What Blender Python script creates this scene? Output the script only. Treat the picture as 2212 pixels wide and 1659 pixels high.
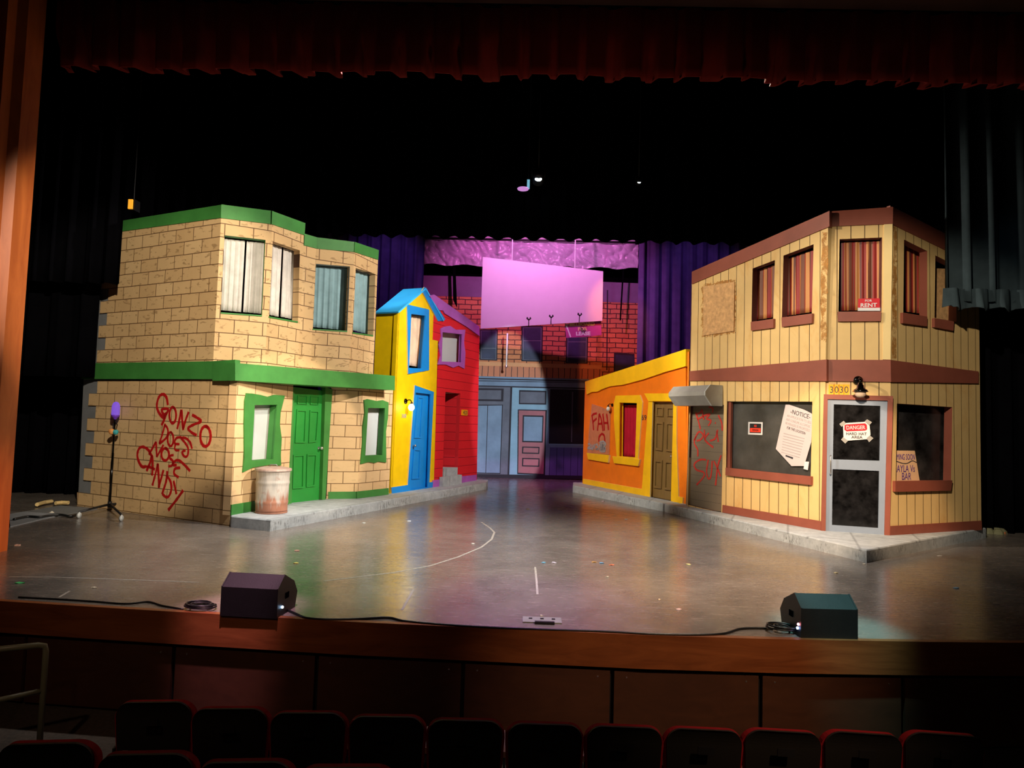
import bpy, bmesh, math, random
from mathutils import noise as mnoise
from mathutils import Vector, Matrix
from mathutils.geometry import tessellate_polygon
random.seed(7)
PI = math.pi
for o in list(bpy.data.objects): bpy.data.objects.remove(o)
C = bpy.context.scene.collection
S = bpy.context.scene

# ---------------------------------------------------------------- camera
F, CX, CY, EYE = 1450.0, 1106.0, 829.5, 1.72
def rad(a): return a * PI / 180
p_, r_, y_ = rad(3.3155), rad(1.7), rad(1.2)
fwd = Vector((-math.sin(y_) * math.cos(p_), math.cos(y_) * math.cos(p_), math.sin(p_)))
rt0 = Vector((math.cos(y_), math.sin(y_), 0)); up0 = rt0.cross(fwd)
RT = rt0 * math.cos(r_) + up0 * math.sin(r_); UP = up0 * math.cos(r_) - rt0 * math.sin(r_)
cam = bpy.data.objects.new('camera', bpy.data.cameras.new('camera')); C.objects.link(cam)
M = Matrix((RT, UP, -fwd)).transposed().to_4x4(); M.translation = Vector((0, 0, EYE)); cam.matrix_world = M
cam.data.sensor_width = 36; cam.data.lens = F * 36 / 2212; cam.data.clip_end = 200; cam.data.clip_start = .05
S.camera = cam

# ---------------------------------------------------------------- world, exposure, stage lighting
w = bpy.data.worlds.new('world'); S.world = w; w.use_nodes = True
w.node_tree.nodes['Background'].inputs[0].default_value = (.5, .45, .6, 1)
w.node_tree.nodes['Background'].inputs[1].default_value = .0012
S.view_settings.view_transform = 'Standard'; S.view_settings.look = 'None'
S.view_settings.exposure = 0; S.view_settings.gamma = 1; S.view_settings.use_curve_mapping = False
def spot(name, loc, to, energy, col, angle, blend=.4, r=.08):
    L = bpy.data.lights.new(name, 'SPOT'); L.energy = energy; L.color = col; L.spot_size = rad(angle)
    L.spot_blend = blend; L.shadow_soft_size = r
    o = bpy.data.objects.new(name, L); C.objects.link(o); o.location = loc
    o.rotation_euler = (Vector(to) - Vector(loc)).to_track_quat('-Z', 'Y').to_euler(); return o
# front-of-house spots and overhead electrics
spot('spot_left_facade', (4.2, 8.7, 6.3), (-4.2, 12.0, 2.6), 3500, (1, .88, .76), 54, .6)
spot('spot_left_side', (-1.6, 3.0, 5.6), (-6.4, 11.3, 2.7), 3400, (1, .85, .66), 34, .45)
spot('spot_left_warm', (.8, 4.6, 3.9), (-4.18, 11.8, 1.25), 2000, (1, .82, .60), 19.5, .10)
spot('spot_right_facade', (-4.2, 8.7, 6.3), (5.4, 11.6, 2.9), 3000, (1, .86, .70), 46, .6)
spot('spot_right_corner', (1.0, 3.2, 5.7), (5.8, 11.0, 2.5), 2700, (1, .86, .68), 34, .6)
spot('spot_right_warm', (2.2, 5.0, 4.6), (5.0, 11.3, .5), 2800, (1, .66, .40), 27, .4)
c_ = spot('spot_centre', (0.6, 3.5, 3.0), (-.62, 21.0, 1.9), 8200, (.84, .92, 1), 18, .10); c_.scale = (.48, 1, 1)
spot('spot_left_lane', (3.2, 8.6, 6.6), (-2.3, 15.8, 2.2), 2900, (1, .92, .84), 34, .5)
spot('roof_cool', (-4.6, 13.2, 7.4), (-2.95, 14.9, 4.4), 420, (.8, .95, 1), 24, .7)
spot('spot_right_lane', (-3.2, 8.6, 6.6), (2.7, 15.8, 1.6), 3300, (1, .88, .72), 30, .5)
spot('magenta_wash', (.2, 15.7, 8.6), (.6, 21.0, 4.6), 1200, (1, .20, .70), 88, .6)
spot('violet_wash', (-.3, 15.6, 7.6), (.5, 18.6, 5.6), 240, (.72, .60, 1), 80, .6)
spot('violet_leg_wash_left', (-3.0, 15.8, 8.8), (-4.4, 19, 5.0), 210, (.55, .24, 1), 50, .7)
spot('violet_leg_wash_right', (3.4, 15.8, 8.8), (5.0, 19, 5.0), 210, (.55, .24, 1), 50, .7)
spot('red_wash_right', (2.4, 16.2, 6.6), (2.5, 21, 3.4), 360, (1, .25, .06), 38, .7)
spot('floor_violet', (0, 8.8, 6.5), (.1, 6.5, 0), 800, (.6, .2, 1), 26, .9)
spot('floor_amber', (2.6, 9.2, 6.5), (2.1, 7.4, 0), 900, (1, .5, .18), 24, .9)
spot('floor_green', (-2.0, 9.0, 6.5), (-1.6, 7.3, 0), 300, (.6, 1, .55), 22, .9)
spot('floor_general_left', (-2.6, 8.6, 6.6), (-2.0, 8.9, 0), 2200, (1, .92, .84), 74, .9)
spot('floor_general_right', (3.0, 8.6, 6.6), (1.8, 8.9, 0), 2200, (1, .92, .84), 74, .9)
spot('pillar_amber', (-3.0, 6.5, 1.1), (-6.4, 7.55, .35), 300, (1, .45, .17), 40, 1)
spot('lip_amber', (3.0, 0.5, 4.6), (1.5, 5.7, -.05), 900, (1, .62, .36), 30, .9)
spot('lip_amber_left', (-2.5, 0.5, 4.6), (-2.9, 5.8, -.1), 130, (1, .6, .36), 38, .9)
spot('monitor_mauve', (-2.0, 4.4, 5.9), (-2.45, 6.0, .3), 2600, (1, .5, .7), 12, .8)
spot('monitor_teal', (2.0, 4.4, 5.9), (2.75, 6.0, .3), 2200, (.3, .9, .9), 12, .8)
spot('leg_blue', (3.6, 5.5, 3.6), (7.6, 10.3, 4.4), 60, (.5, .8, 1), 18, 1)
spot('house_dim', (0, -3.5, 5.5), (0, 4.6, -1.2), 60, (1, .62, .4), 76, .9)
for vx in (-3.4, .8, 5.0):  # added unseen spots, standing in for floor bounce on the valance hem
    v_ = spot('valance_bounce_fill', (vx, 6.1, .4), (vx, 8.22, 5.86), 130 if vx == .8 else 75, (1, .40, .22), 7.5, 1); v_.scale = (8, 1, 1)

# ---------------------------------------------------------------- survey helpers: a sight line met with a real plane
def ray(x, y): return fwd * F + RT * (x - CX) + UP * (CY - y)
def on_z(x, y, z=0.0):
    d = ray(x, y); return Vector((0, 0, EYE)) + d * ((z - EYE) / d.z)
def on_y(x, y, Y):
    d = ray(x, y); return Vector((0, 0, EYE)) + d * (Y / d.y)
class Wall:
    def __init__(s, a, b):
        s.a = Vector((a[0], a[1])); b = Vector((b[0], b[1])); s.L = (b - s.a).length
        s.t = (b - s.a) / s.L; s.n = Vector((s.t.y, -s.t.x))
    def uv(s, x, y, off=0.0):
        d = ray(x, y); k = (s.n.dot(s.a) + off) / s.n.dot(Vector((d.x, d.y))); p = Vector((d.x, d.y)) * k
        return ((p - s.a).dot(s.t), EYE + d.z * k)
    def P(s, pts, off=0.0): return [s.uv(p[0], p[1], off) for p in pts]
    def at(s, u, z, off=0.0):
        q = s.a + s.t * u + s.n * off; return Vector((q.x, q.y, z))
def Z(x0, y0, k, pts): return [(x0 + x / k, y0 + y / k) for x, y in pts]
Z1 = lambda *p: Z(150, 420, 4.1475, p)
Z2 = lambda *p: Z(440, 420, 3.95, p)
Z3 = lambda *p: Z(150, 780, 4.1475, p)
Z4 = lambda *p: Z(460, 760, 3.95, p)
Z5 = lambda *p: Z(780, 600, 3.317, p)
Z6 = lambda *p: Z(880, 480, 4.096, p)
Z7 = lambda *p: Z(1000, 740, 4.88, p)
Z8 = lambda *p: Z(1220, 740, 4.147, p)
R1 = lambda *p: Z(1460, 420, 3.95, p)
R2 = lambda *p: Z(1780, 420, 3.95, p)
R3 = lambda *p: Z(1540, 780, 3.771, p)
R4 = lambda *p: Z(1740, 780, 3.77, p)

# ---------------------------------------------------------------- materials
def nt(name):
    m = bpy.data.materials.new(name); m.use_nodes = True
    return m, m.node_tree, m.node_tree.nodes['Principled BSDF']
def N(t, typ, **kw):
    n = t.nodes.new(typ)
    for k, v in kw.items(): setattr(n, k, v)
    return n
def setin(n, **kw):
    for k, v in kw.items(): n.inputs[k.replace('_', ' ')].default_value = v
def c4(c): return (c[0], c[1], c[2], 1)
def srgb(r, g, b):
    f = lambda v: ((v / 255 + .055) / 1.055) ** 2.4 if v > 10 else v / 255 / 12.92
    return (f(r), f(g), f(b))
def math_(t, op, a, b=None):
    n = N(t, 'ShaderNodeMath', operation=op)
    for i, v in enumerate((a, b)):
        if v is None: continue
        if isinstance(v, (int, float)): n.inputs[i].default_value = v
        else: t.links.new(v, n.inputs[i])
    return n.outputs[0]
def mixc(t, fac, a, b, blend='MIX'):
    n = N(t, 'ShaderNodeMix', data_type='RGBA', blend_type=blend)
    for i, v in ((0, fac), (6, a), (7, b)):
        if isinstance(v, (int, float)): n.inputs[i].default_value = v
        elif isinstance(v, tuple): n.inputs[i].default_value = c4(v)
        else: t.links.new(v, n.inputs[i])
    return n.outputs[2]
def noise(t, scale, detail=4, vec=None, rough=.6, dist=0):
    n = N(t, 'ShaderNodeTexNoise'); setin(n, Scale=scale, Detail=detail, Roughness=rough, Distortion=dist)
    if vec is not None: t.links.new(vec, n.inputs['Vector'])
    return n.outputs['Fac']
def ramp(t, fac, *stops, interp='LINEAR'):
    n = N(t, 'ShaderNodeValToRGB'); n.color_ramp.interpolation = interp; e = n.color_ramp.elements
    while len(e) < len(stops): e.new(.5)
    for i, (p, c) in enumerate(stops):
        e[i].position = p; e[i].color = c4(c) if isinstance(c, tuple) else (c, c, c, 1)
    t.links.new(fac, n.inputs[0]); return n.outputs[0]
def uvn(t): return N(t, 'ShaderNodeTexCoord').outputs['UV']
def objn(t): return N(t, 'ShaderNodeTexCoord').outputs['Object']
def bump(t, b, h, strength=.3, dist=.01):
    n = N(t, 'ShaderNodeBump'); setin(n, Strength=strength, Distance=dist)
    t.links.new(h, n.inputs['Height']); t.links.new(n.outputs[0], b.inputs['Normal'])
def scalev(t, v, s):
    n = N(t, 'ShaderNodeVectorMath', operation='MULTIPLY'); t.links.new(v, n.inputs[0]); n.inputs[1].default_value = s
    return n.outputs[0]
def paint(name, col, rough=.6, var=.18, scale=3.0, bmp=.12, metal=0.0, spec=.4):
    m, t, b = nt(name); v = objn(t)
    f = noise(t, scale, 5, v)
    dark = tuple(c * (1 - var) for c in col); lite = tuple(min(1, c * (1 + var * .6)) for c in col)
    t.links.new(ramp(t, f, (.3, dark), (.7, lite)), b.inputs['Base Color'])
    setin(b, Roughness=rough, Metallic=metal); b.inputs['Specular IOR Level'].default_value = spec
    if bmp: bump(t, b, noise(t, scale * 14, 3, v), bmp, .004)
    return m
def glow(name, col, s):
    m, t, b = nt(name); setin(b, Base_Color=c4(col)); b.inputs['Emission Color'].default_value = c4(col)
    b.inputs['Emission Strength'].default_value = s; return m
def brick(name, c1, c2, mortar, bw=.44, rh=.214, ms=.008, smudge=(.20, .11, .04), sm=.55, off=(0, 0), wob=.012):
    m, t, b = nt(name); v = uvn(t)
    nz = N(t, 'ShaderNodeTexNoise'); setin(nz, Scale=3.2, Detail=3.0); t.links.new(v, nz.inputs['Vector'])
    sub = N(t, 'ShaderNodeVectorMath', operation='SUBTRACT'); t.links.new(nz.outputs['Color'], sub.inputs[0]); sub.inputs[1].default_value = (.5, .5, .5)
    sc = scalev(t, sub.outputs[0], (wob, wob, 0))
    ad = N(t, 'ShaderNodeVectorMath', operation='ADD'); t.links.new(v, ad.inputs[0]); t.links.new(sc, ad.inputs[1])
    ad2 = N(t, 'ShaderNodeVectorMath', operation='ADD'); t.links.new(ad.outputs[0], ad2.inputs[0]); ad2.inputs[1].default_value = (off[0], off[1], 0)
    br = N(t, 'ShaderNodeTexBrick'); t.links.new(ad2.outputs[0], br.inputs['Vector'])
    setin(br, Color1=c4(c1), Color2=c4(c2), Mortar=c4(mortar), Scale=1.0, Mortar_Size=ms, Mortar_Smooth=.4, Bias=0.0, Brick_Width=bw, Row_Height=rh)
    f = noise(t, 7.0, 3, scalev(t, v, (1, 2.2, 1)), .55, .6)
    s1 = ramp(t, f, (.585, 0.0), (.65, 1.0))
    big = ramp(t, noise(t, 1.1, 4, v), (.45, 0.0), (.75, 1.0))
    col = mixc(t, math_(t, 'MULTIPLY', s1, sm), br.outputs['Color'], smudge)
    col = mixc(t, math_(t, 'MULTIPLY', big, .16), col, smudge)
    t.links.new(col, b.inputs['Base Color']); setin(b, Roughness=.7); b.inputs['Specular IOR Level'].default_value = .3
    bump(t, b, br.outputs['Fac'], -.2, .006); return m
def lines(name, col, line, axis, pitch, width, stain=None, off=0.0, wob=.004, rough=.6, stain_amt=.5):
    m, t, b = nt(name); v = uvn(t); sp = N(t, 'ShaderNodeSeparateXYZ'); t.links.new(v, sp.inputs[0])
    w_ = math_(t, 'MULTIPLY', noise(t, 3, 2, v), wob * 2)
    a = math_(t, 'ADD', math_(t, 'ADD', sp.outputs[axis], off + 40 * pitch), w_)
    fr = math_(t, 'FRACT', math_(t, 'DIVIDE', a, pitch)); ln = math_(t, 'LESS_THAN', fr, width / pitch)
    base = ramp(t, noise(t, 2.0, 4, v), (.3, tuple(c * .9 for c in col)), (.7, col))
    if stain: base = mixc(t, math_(t, 'MULTIPLY', ramp(t, noise(t, 1.3, 6, scalev(t, v, (1, .45, 1)), .7, .8), (.52, 0.0), (.72, 1.0)), stain_amt), base, stain)
    t.links.new(mixc(t, ln, base, line), b.inputs['Base Color']); setin(b, Roughness=rough); b.inputs['Specular IOR Level'].default_value = .3
    bump(t, b, ln, -.3, .008); return m
def wood(name, c1, c2, rough=.45, sc=(1, 8, 8), bmp=.1):
    m, t, b = nt(name); v = scalev(t, objn(t), sc)
    f = noise(t, 1.4, 8, v, .65, 1.2); g = noise(t, .9, 3, objn(t))
    col = mixc(t, math_(t, 'MULTIPLY', g, .5), ramp(t, f, (.3, c1), (.72, c2)), tuple(c * .45 for c in c1))
    t.links.new(col, b.inputs['Base Color']); setin(b, Roughness=rough); bump(t, b, f, bmp, .004); return m
def cloth(name, col, rough=.9, spec=.1):
    m = paint(name, col, rough, .2, 4, .1, 0, spec)
    m.node_tree.nodes['Principled BSDF'].inputs['Sheen Weight'].default_value = .0; return m
def stripes(name, cols, pitch):
    m, t, b = nt(name); v = uvn(t); sp = N(t, 'ShaderNodeSeparateXYZ'); t.links.new(v, sp.inputs[0])
    fr = math_(t, 'FRACT', math_(t, 'DIVIDE', math_(t, 'ADD', sp.outputs[0], 10 * pitch), pitch))
    st = [(i / len(cols), c) for i, c in enumerate(cols)]
    t.links.new(ramp(t, fr, *st, interp='CONSTANT'), b.inputs['Base Color']); setin(b, Roughness=.6); return m

TAN1, TAN2 = srgb(216, 184, 136), srgb(204, 170, 122)
MORT = srgb(88, 58, 34)
m_brick_up = brick('painted_tan_brick', TAN1, TAN2, MORT, rh=.222, off=(.376, .074))
m_brick_lo = brick('painted_tan_brick_lower', srgb(224, 192, 146), srgb(214, 180, 134), srgb(104, 74, 44), sm=.12, off=(.2, .2104), rh=.2237)
m_brick_side = brick('painted_tan_brick_side', TAN1, TAN2, srgb(96, 70, 42), sm=.3, off=(.0, .2104), rh=.2237)
m_green = paint('green_paint', srgb(62, 132, 60), .55)
m_green_dk = paint('green_door_paint', srgb(40, 140, 56), .45, .12)
m_grey_flat = paint('grey_canvas_flat', srgb(120, 124, 128), .8)
m_yellow = paint('yellow_paint', srgb(226, 188, 0), .5, .12)
m_blue = paint('blue_paint', srgb(12, 130, 212), .45, .1)
m_roofblue = paint('sky_blue_paint', srgb(60, 185, 255), .45, .1)
m_cream = paint('cream_edge', srgb(226, 200, 140), .7, .05)
m_red = lines('red_clapboard', srgb(222, 34, 44), srgb(140, 10, 24), 1, .213, .012, off=.05)
m_purple = paint('lilac_paint', srgb(176, 92, 190), .55)
m_orange = paint('orange_paint', srgb(240, 124, 16), .5, .1)
m_yel2 = paint('warm_yellow_paint', srgb(250, 196, 16), .5, .1)
m_siding = lines('cream_vertical_siding', srgb(216, 183, 123), srgb(64, 40, 22), 0, .2, .012, stain=srgb(190, 136, 66), stain_amt=.7)
m_brown = paint('brown_paint', srgb(136, 74, 58), .5, .12)
m_brown_dk = paint('dark_brown_paint', srgb(90, 48, 44), .5, .12)
m_black = paint('black_paint', (.012, .012, .014), .5, .1)
m_void = paint('matte_black_flat', (.003, .003, .004), 1, .1, spec=0)
m_velour = cloth('black_velour', (.0022, .0022, .003), 1, 0)
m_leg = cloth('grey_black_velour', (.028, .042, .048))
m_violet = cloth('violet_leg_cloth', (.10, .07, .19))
m_valance = cloth('red_velour', (.16, .018, .014))
m_white = paint('white_paint', srgb(212, 212, 212), .5, .04)
m_pane = paint('white_window_sheet', srgb(198, 204, 206), .5, .04)
m_curt_white = cloth('white_curtain_cloth', srgb(206, 202, 196))
m_curt_blue = cloth('sheer_blue_curtain_cloth', srgb(142, 176, 184))
m_curt_peach = cloth('peach_curtain_cloth', srgb(226, 196, 168))
m_curt_red = cloth('crimson_curtain_cloth', srgb(176, 28, 52))
m_curt_str = stripes('red_gold_striped_cloth', [srgb(140, 36, 32), srgb(182, 118, 62), srgb(112, 62, 42), srgb(148, 40, 36), srgb(190, 128, 68), srgb(96, 46, 38)], .30)
m_spray = paint('red_spray_paint', srgb(176, 16, 18), .6, .1)
m_spray2 = paint('faded_red_spray_paint', srgb(190, 50, 40), .6, .1)
m_metal = paint('galvanised_metal', srgb(160, 164, 166), .38, .1, 4, .1, .6)
m_grey = paint('grey_paint', srgb(150, 150, 146), .55)
m_ltgrey = paint('pale_grey_paint', srgb(184, 190, 190), .5)
m_doorgrey = lines('grey_shutter_metal', srgb(120, 108, 92), srgb(84, 76, 66), 1, .16, .006)
m_alu = paint('grey_blue_door_frame', srgb(132, 146, 164), .4, .06)
m_chrome = paint('chrome', srgb(220, 220, 220), .2, .02, 3, 0, .9)
m_gloss = paint('gloss_black_metal', (.012, .012, .012), .15, .1, 3, 0, .3)
m_wooddoor = wood('tan_door_wood', srgb(126, 98, 52), srgb(150, 122, 72), .5, (10, 10, 1))
m_osb = paint('chipboard', srgb(204, 160, 108), .75, .3, 14)
m_poster = paint('weathered_board', srgb(196, 122, 86), .75, .15, 8)
m_paper = paint('white_paper', srgb(196, 184, 186), .7, .04)
m_card = paint('brown_cardboard', srgb(206, 170, 132), .8, .08)
m_ink = paint('dark_ink', (.03, .03, .04), .6, .05)
m_inkgrey = paint('faded_ink', (.36, .33, .34), .6, .05)
m_purpleink = paint('violet_marker_ink', srgb(80, 50, 120), .6, .05)
m_redsign = paint('red_sign_ink', srgb(196, 24, 40), .45, .04)
m_orsign = paint('orange_red_sign_ink', srgb(230, 60, 36), .45, .04)
m_ambernum = paint('amber_number_plate', srgb(246, 168, 24), .5, .04)
m_sill = wood('stage_fascia_wood', srgb(124, 68, 36), srgb(168, 100, 56), .4, (1, 1, 7))
m_panelwood = wood('dark_plywood', srgb(70, 40, 25), srgb(88, 52, 33), .55, (2, 2, 5), .05)
m_pillar = wood('orange_pillar_wood', srgb(168, 84, 36), srgb(206, 116, 56), .5, (4, 4, .6))
m_seatback = paint('seat_shell_plastic', (.009, .008, .007), .7, .1, 6, .2)
m_seatred = cloth('seat_red_fabric', (.30, .012, .020))
m_armrest = paint('pale_armrest_plastic', srgb(200, 160, 150), .4, .05)
m_rail = paint('grey_green_pipe_paint', srgb(120, 124, 104), .4, .15)
m_spk = paint('speaker_black', (.010, .010, .011), .5, .15, 10, .3)
m_cable = paint('black_cable_rubber', (.012, .013, .014), .35, .1, 10, 0)
m_carpet = paint('dark_carpet', (.07, .055, .045), .95, .35, 30, .3)
m_billboard = paint('white_billboard_face', srgb(206, 200, 212), .6, .03)
m_plastic = paint('crumpled_white_plastic', srgb(190, 180, 200), .3, .12, 3, .2)

def rusty():
    m, t, b = nt('rusty_galvanised_steel'); v = objn(t); sp = N(t, 'ShaderNodeSeparateXYZ'); t.links.new(v, sp.inputs[0])
    streak = noise(t, 12, 4, scalev(t, v, (1, 1, .12)), .6, .3)
    h = math_(t, 'SUBTRACT', math_(t, 'ADD', math_(t, 'MULTIPLY', streak, .95), -.22), sp.outputs[2])
    lo = ramp(t, h, (.0, 0.0), (.12, 1.0))
    spots = ramp(t, noise(t, 6, 6, v, .7), (.56, 0.0), (.68, .9))
    top = ramp(t, sp.outputs[2], (.64, 0.0), (.70, .5))
    fac = math_(t, 'MAXIMUM', math_(t, 'MULTIPLY', lo, .85), math_(t, 'MAXIMUM', math_(t, 'MULTIPLY', spots, .6), top))
    base = ramp(t, streak, (.35, srgb(170, 168, 164)), (.65, srgb(214, 208, 200)))
    t.links.new(mixc(t, fac, base, srgb(166, 96, 62)), b.inputs['Base Color']); setin(b, Roughness=.5, Metallic=.15); return m
m_rust = rusty()
def concrete():
    m, t, b = nt('painted_concrete'); v = objn(t)
    f = noise(t, 6, 8, v, .7); g = noise(t, 30, 4, scalev(t, v, (1, 1, .35)), .7)
    c = ramp(t, f, (.3, srgb(148, 156, 162)), (.7, srgb(188, 196, 200)))
    sp = N(t, 'ShaderNodeSeparateXYZ'); t.links.new(v, sp.inputs[0])
    side = math_(t, 'LESS_THAN', sp.outputs[2], .135)
    blot = math_(t, 'MULTIPLY', math_(t, 'MULTIPLY', ramp(t, g, (.5, 0.0), (.62, .8)), side), ramp(t, noise(t, 1.5, 2, v), (.4, 0.0), (.6, 1.0)))
    c = mixc(t, blot, c, srgb(84, 88, 86))
    # painted flagstone joints on the top
    ck = N(t, 'ShaderNodeTexBrick'); setin(ck, Color1=(1, 1, 1, 1), Color2=(.9, .9, .9, 1), Mortar=(.45, .45, .45, 1), Scale=1.0, Mortar_Size=.03, Brick_Width=1.0, Row_Height=.9, Mortar_Smooth=1.0)
    rot = N(t, 'ShaderNodeVectorRotate', rotation_type='Z_AXIS'); t.links.new(v, rot.inputs[0]); rot.inputs['Angle'].default_value = -1.2
    t.links.new(rot.outputs[0], ck.inputs['Vector'])
    top = math_(t, 'SUBTRACT', 1.0, side)
    c = mixc(t, math_(t, 'MULTIPLY', top, .75), c, ck.outputs['Color'], 'MULTIPLY')
    t.links.new(c, b.inputs['Base Color']); setin(b, Roughness=.75); bump(t, b, f, .3, .01); return m
m_conc = concrete()
def floor_mat():
    m, t, b = nt('scuffed_stage_floor'); v = objn(t)
    f1 = noise(t, 1.2, 10, v, .72, .4); st = noise(t, 9, 8, scalev(t, v, (.45, 2.2, 1)), .75, .5)
    st2 = noise(t, 22, 5, scalev(t, v, (.3, 2.5, 1)), .8, .2)
    c = ramp(t, f1, (.3, (.115, .100, .088)), (.7, (.215, .19, .168)))
    c = mixc(t, ramp(t, st, (.56, 0.0), (.72, .6)), c, (.35, .30, .275))
    c = mixc(t, ramp(t, st2, (.62, 0.0), (.72, .4)), c, (.42, .39, .36))
    t.links.new(c, b.inputs['Base Color'])
    t.links.new(ramp(t, st, (.3, .14), (.75, .36)), b.inputs['Roughness']); b.inputs['Specular IOR Level'].default_value = .75
    bump(t, b, st, .08, .003); return m
m_floor = floor_mat()

# ---------------------------------------------------------------- object helpers
def tag(o, label=None, cat=None, group=None, kind=None):
    if label: o['label'] = label
    if cat: o['category'] = cat
    if group: o['group'] = group
    if kind: o['kind'] = kind
    return o
def thing(name, label, cat, loc=(0, 0, 0), group=None, rotz=0):
    o = bpy.data.objects.new(name, None); C.objects.link(o); o.location = loc; o.rotation_euler = (0, 0, rotz)
    o.empty_display_size = .1
    return tag(o, label, cat, group)
def origin(p):
    while p and p.parent: p = p.parent
    return Vector(p.location) if p else Vector((0, 0, 0))
def link(name, verts, faces, mats, parent=None, mi=None, uv=None, smooth=False):
    """one mesh object; coordinates are in the stage frame (shifted to its parent), or local if the parent is None"""
    o0 = origin(parent) if parent else Vector((0, 0, 0))
    me = bpy.data.meshes.new(name); me.from_pydata([tuple(Vector(v) - o0) for v in verts], [], faces)
    mats = mats if isinstance(mats, (list, tuple)) else [mats]
    for m in mats: me.materials.append(m)
    if mi:
        for p, i in zip(me.polygons, mi): p.material_index = i
    if uv:
        l = me.uv_layers.new(name='UVMap')
        for lp in me.loops: l.data[lp.index].uv = uv[lp.vertex_index]
    if smooth: me.polygons.foreach_set('use_smooth', [True] * len(me.polygons))
    me.update(); o = bpy.data.objects.new(name, me); C.objects.link(o)
    if parent: o.parent = parent
    return o
class MB:
    def __init__(s): s.v = []; s.f = []; s.m = []
    def add(s, vs, fs, mi=0):
        k = len(s.v); s.v += [Vector(v) for v in vs]; s.f += [tuple(i + k for i in f) for f in fs]; s.m += [mi] * len(fs); return s
    def box(s, c, d, mi=0, rz=0, R=None):
        c = Vector(c); R = R or Matrix.Rotation(rz, 3, 'Z')
        vs = [c + R @ Vector((x * d[0] / 2, y * d[1] / 2, z * d[2] / 2)) for x in (-1, 1) for y in (-1, 1) for z in (-1, 1)]
        return s.add(vs, [(0, 1, 3, 2), (4, 6, 7, 5), (0, 4, 5, 1), (2, 3, 7, 6), (0, 2, 6, 4), (1, 5, 7, 3)], mi)
    def tube(s, pts, r, n=10, mi=0, cap=True):
        pts = [Vector(p) for p in pts]; rs = r if isinstance(r, (list, tuple)) else [r] * len(pts); k0 = len(s.v); prev = None
        for i, p in enumerate(pts):
            d = (pts[min(i + 1, len(pts) - 1)] - pts[max(i - 1, 0)]).normalized()
            if prev is None: a = d.orthogonal().normalized()
            else: a = (prev - d * prev.dot(d)).normalized()
            prev = a; b = d.cross(a)
            for j in range(n): s.v.append(p + (a * math.cos(2 * PI * j / n) + b * math.sin(2 * PI * j / n)) * rs[i])
        for i in range(len(pts) - 1):
            for j in range(n):
                s.f.append((k0 + i * n + j, k0 + i * n + (j + 1) % n, k0 + (i + 1) * n + (j + 1) % n, k0 + (i + 1) * n + j)); s.m.append(mi)
        if cap:
            s.f.append(tuple(k0 + j for j in reversed(range(n)))); s.f.append(tuple(k0 + (len(pts) - 1) * n + j for j in range(n))); s.m += [mi, mi]
        return s
    def lathe(s, c, prof, n=32, mi=0, axis='Z', R=None):
        c = Vector(c); k0 = len(s.v); R = R or Matrix.Identity(3)
        for r, z in prof:
            for j in range(n): s.v.append(c + R @ Vector((r * math.cos(2 * PI * j / n), r * math.sin(2 * PI * j / n), z)))
        for i in range(len(prof) - 1):
            for j in range(n):
                s.f.append((k0 + i * n + j, k0 + i * n + (j + 1) % n, k0 + (i + 1) * n + (j + 1) % n, k0 + (i + 1) * n + j)); s.m.append(mi)
        return s
    def prism(s, poly, d, mi=0):
        n = len(poly); a = [Vector(p) for p in poly]; b = [p + Vector(d) for p in a]; tri = tessellate_polygon([a])
        fs = [tuple(q) for q in tri] + [tuple(i + n for i in reversed(q)) for q in tri] + [(i, (i + 1) % n, (i + 1) % n + n, i + n) for i in range(n)]
        return s.add(a + b, fs, mi)
    def build(s, name, mats, parent=None, smooth=False, local=False):
        v = [p + origin(parent) for p in s.v] if (local and parent) else s.v
        return link(name, v, s.f, mats, parent, s.m, None, smooth)
def panel(name, W, outer, mat, parent=None, holes=(), th=.05, off=0.0, edge=None, reveal=None, px=True):
    """a flat of real thickness on wall W; outer and holes are outlines on the wall; front face at `off`"""
    loops = [W.P(outer, off) if px else list(outer)] + [W.P(h, off) if px else list(h) for h in holes]
    def area(l): return sum(l[i][0] * l[(i + 1) % len(l)][1] - l[(i + 1) % len(l)][0] * l[i][1] for i in range(len(l)))
    loops = [l if (area(l) > 0) == (k == 0) else l[::-1] for k, l in enumerate(loops)]
    flat = [p for l in loops for p in l]; n = len(flat)
    tri = tessellate_polygon([[Vector((p[0], p[1], 0)) for p in l] for l in loops])
    verts = [W.at(u, z, off) for u, z in flat] + [W.at(u, z, off - th) for u, z in flat]; uv = flat + flat
    faces, mi = [], []
    for q in tri:
        a, b, c = [flat[i] for i in q]
        if (b[0] - a[0]) * (c[1] - a[1]) - (c[0] - a[0]) * (b[1] - a[1]) < 0: q = (q[0], q[2], q[1])
        faces.append(tuple(q)); mi.append(0); faces.append(tuple(i + n for i in reversed(q))); mi.append(0)
    k = 0; rv = list(reveal) if isinstance(reveal, (list, tuple)) else [reveal or mat] * max(1, len(holes))
    for li, l in enumerate(loops):
        for i in range(len(l)):
            a, b = k + i, k + (i + 1) % len(l)
            faces.append((a, a + n, b + n, b)); mi.append(1 if li == 0 else 1 + li)
        k += len(l)
    return link(name, verts, faces, [mat, edge or mat] + rv, parent, mi, uv)
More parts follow.
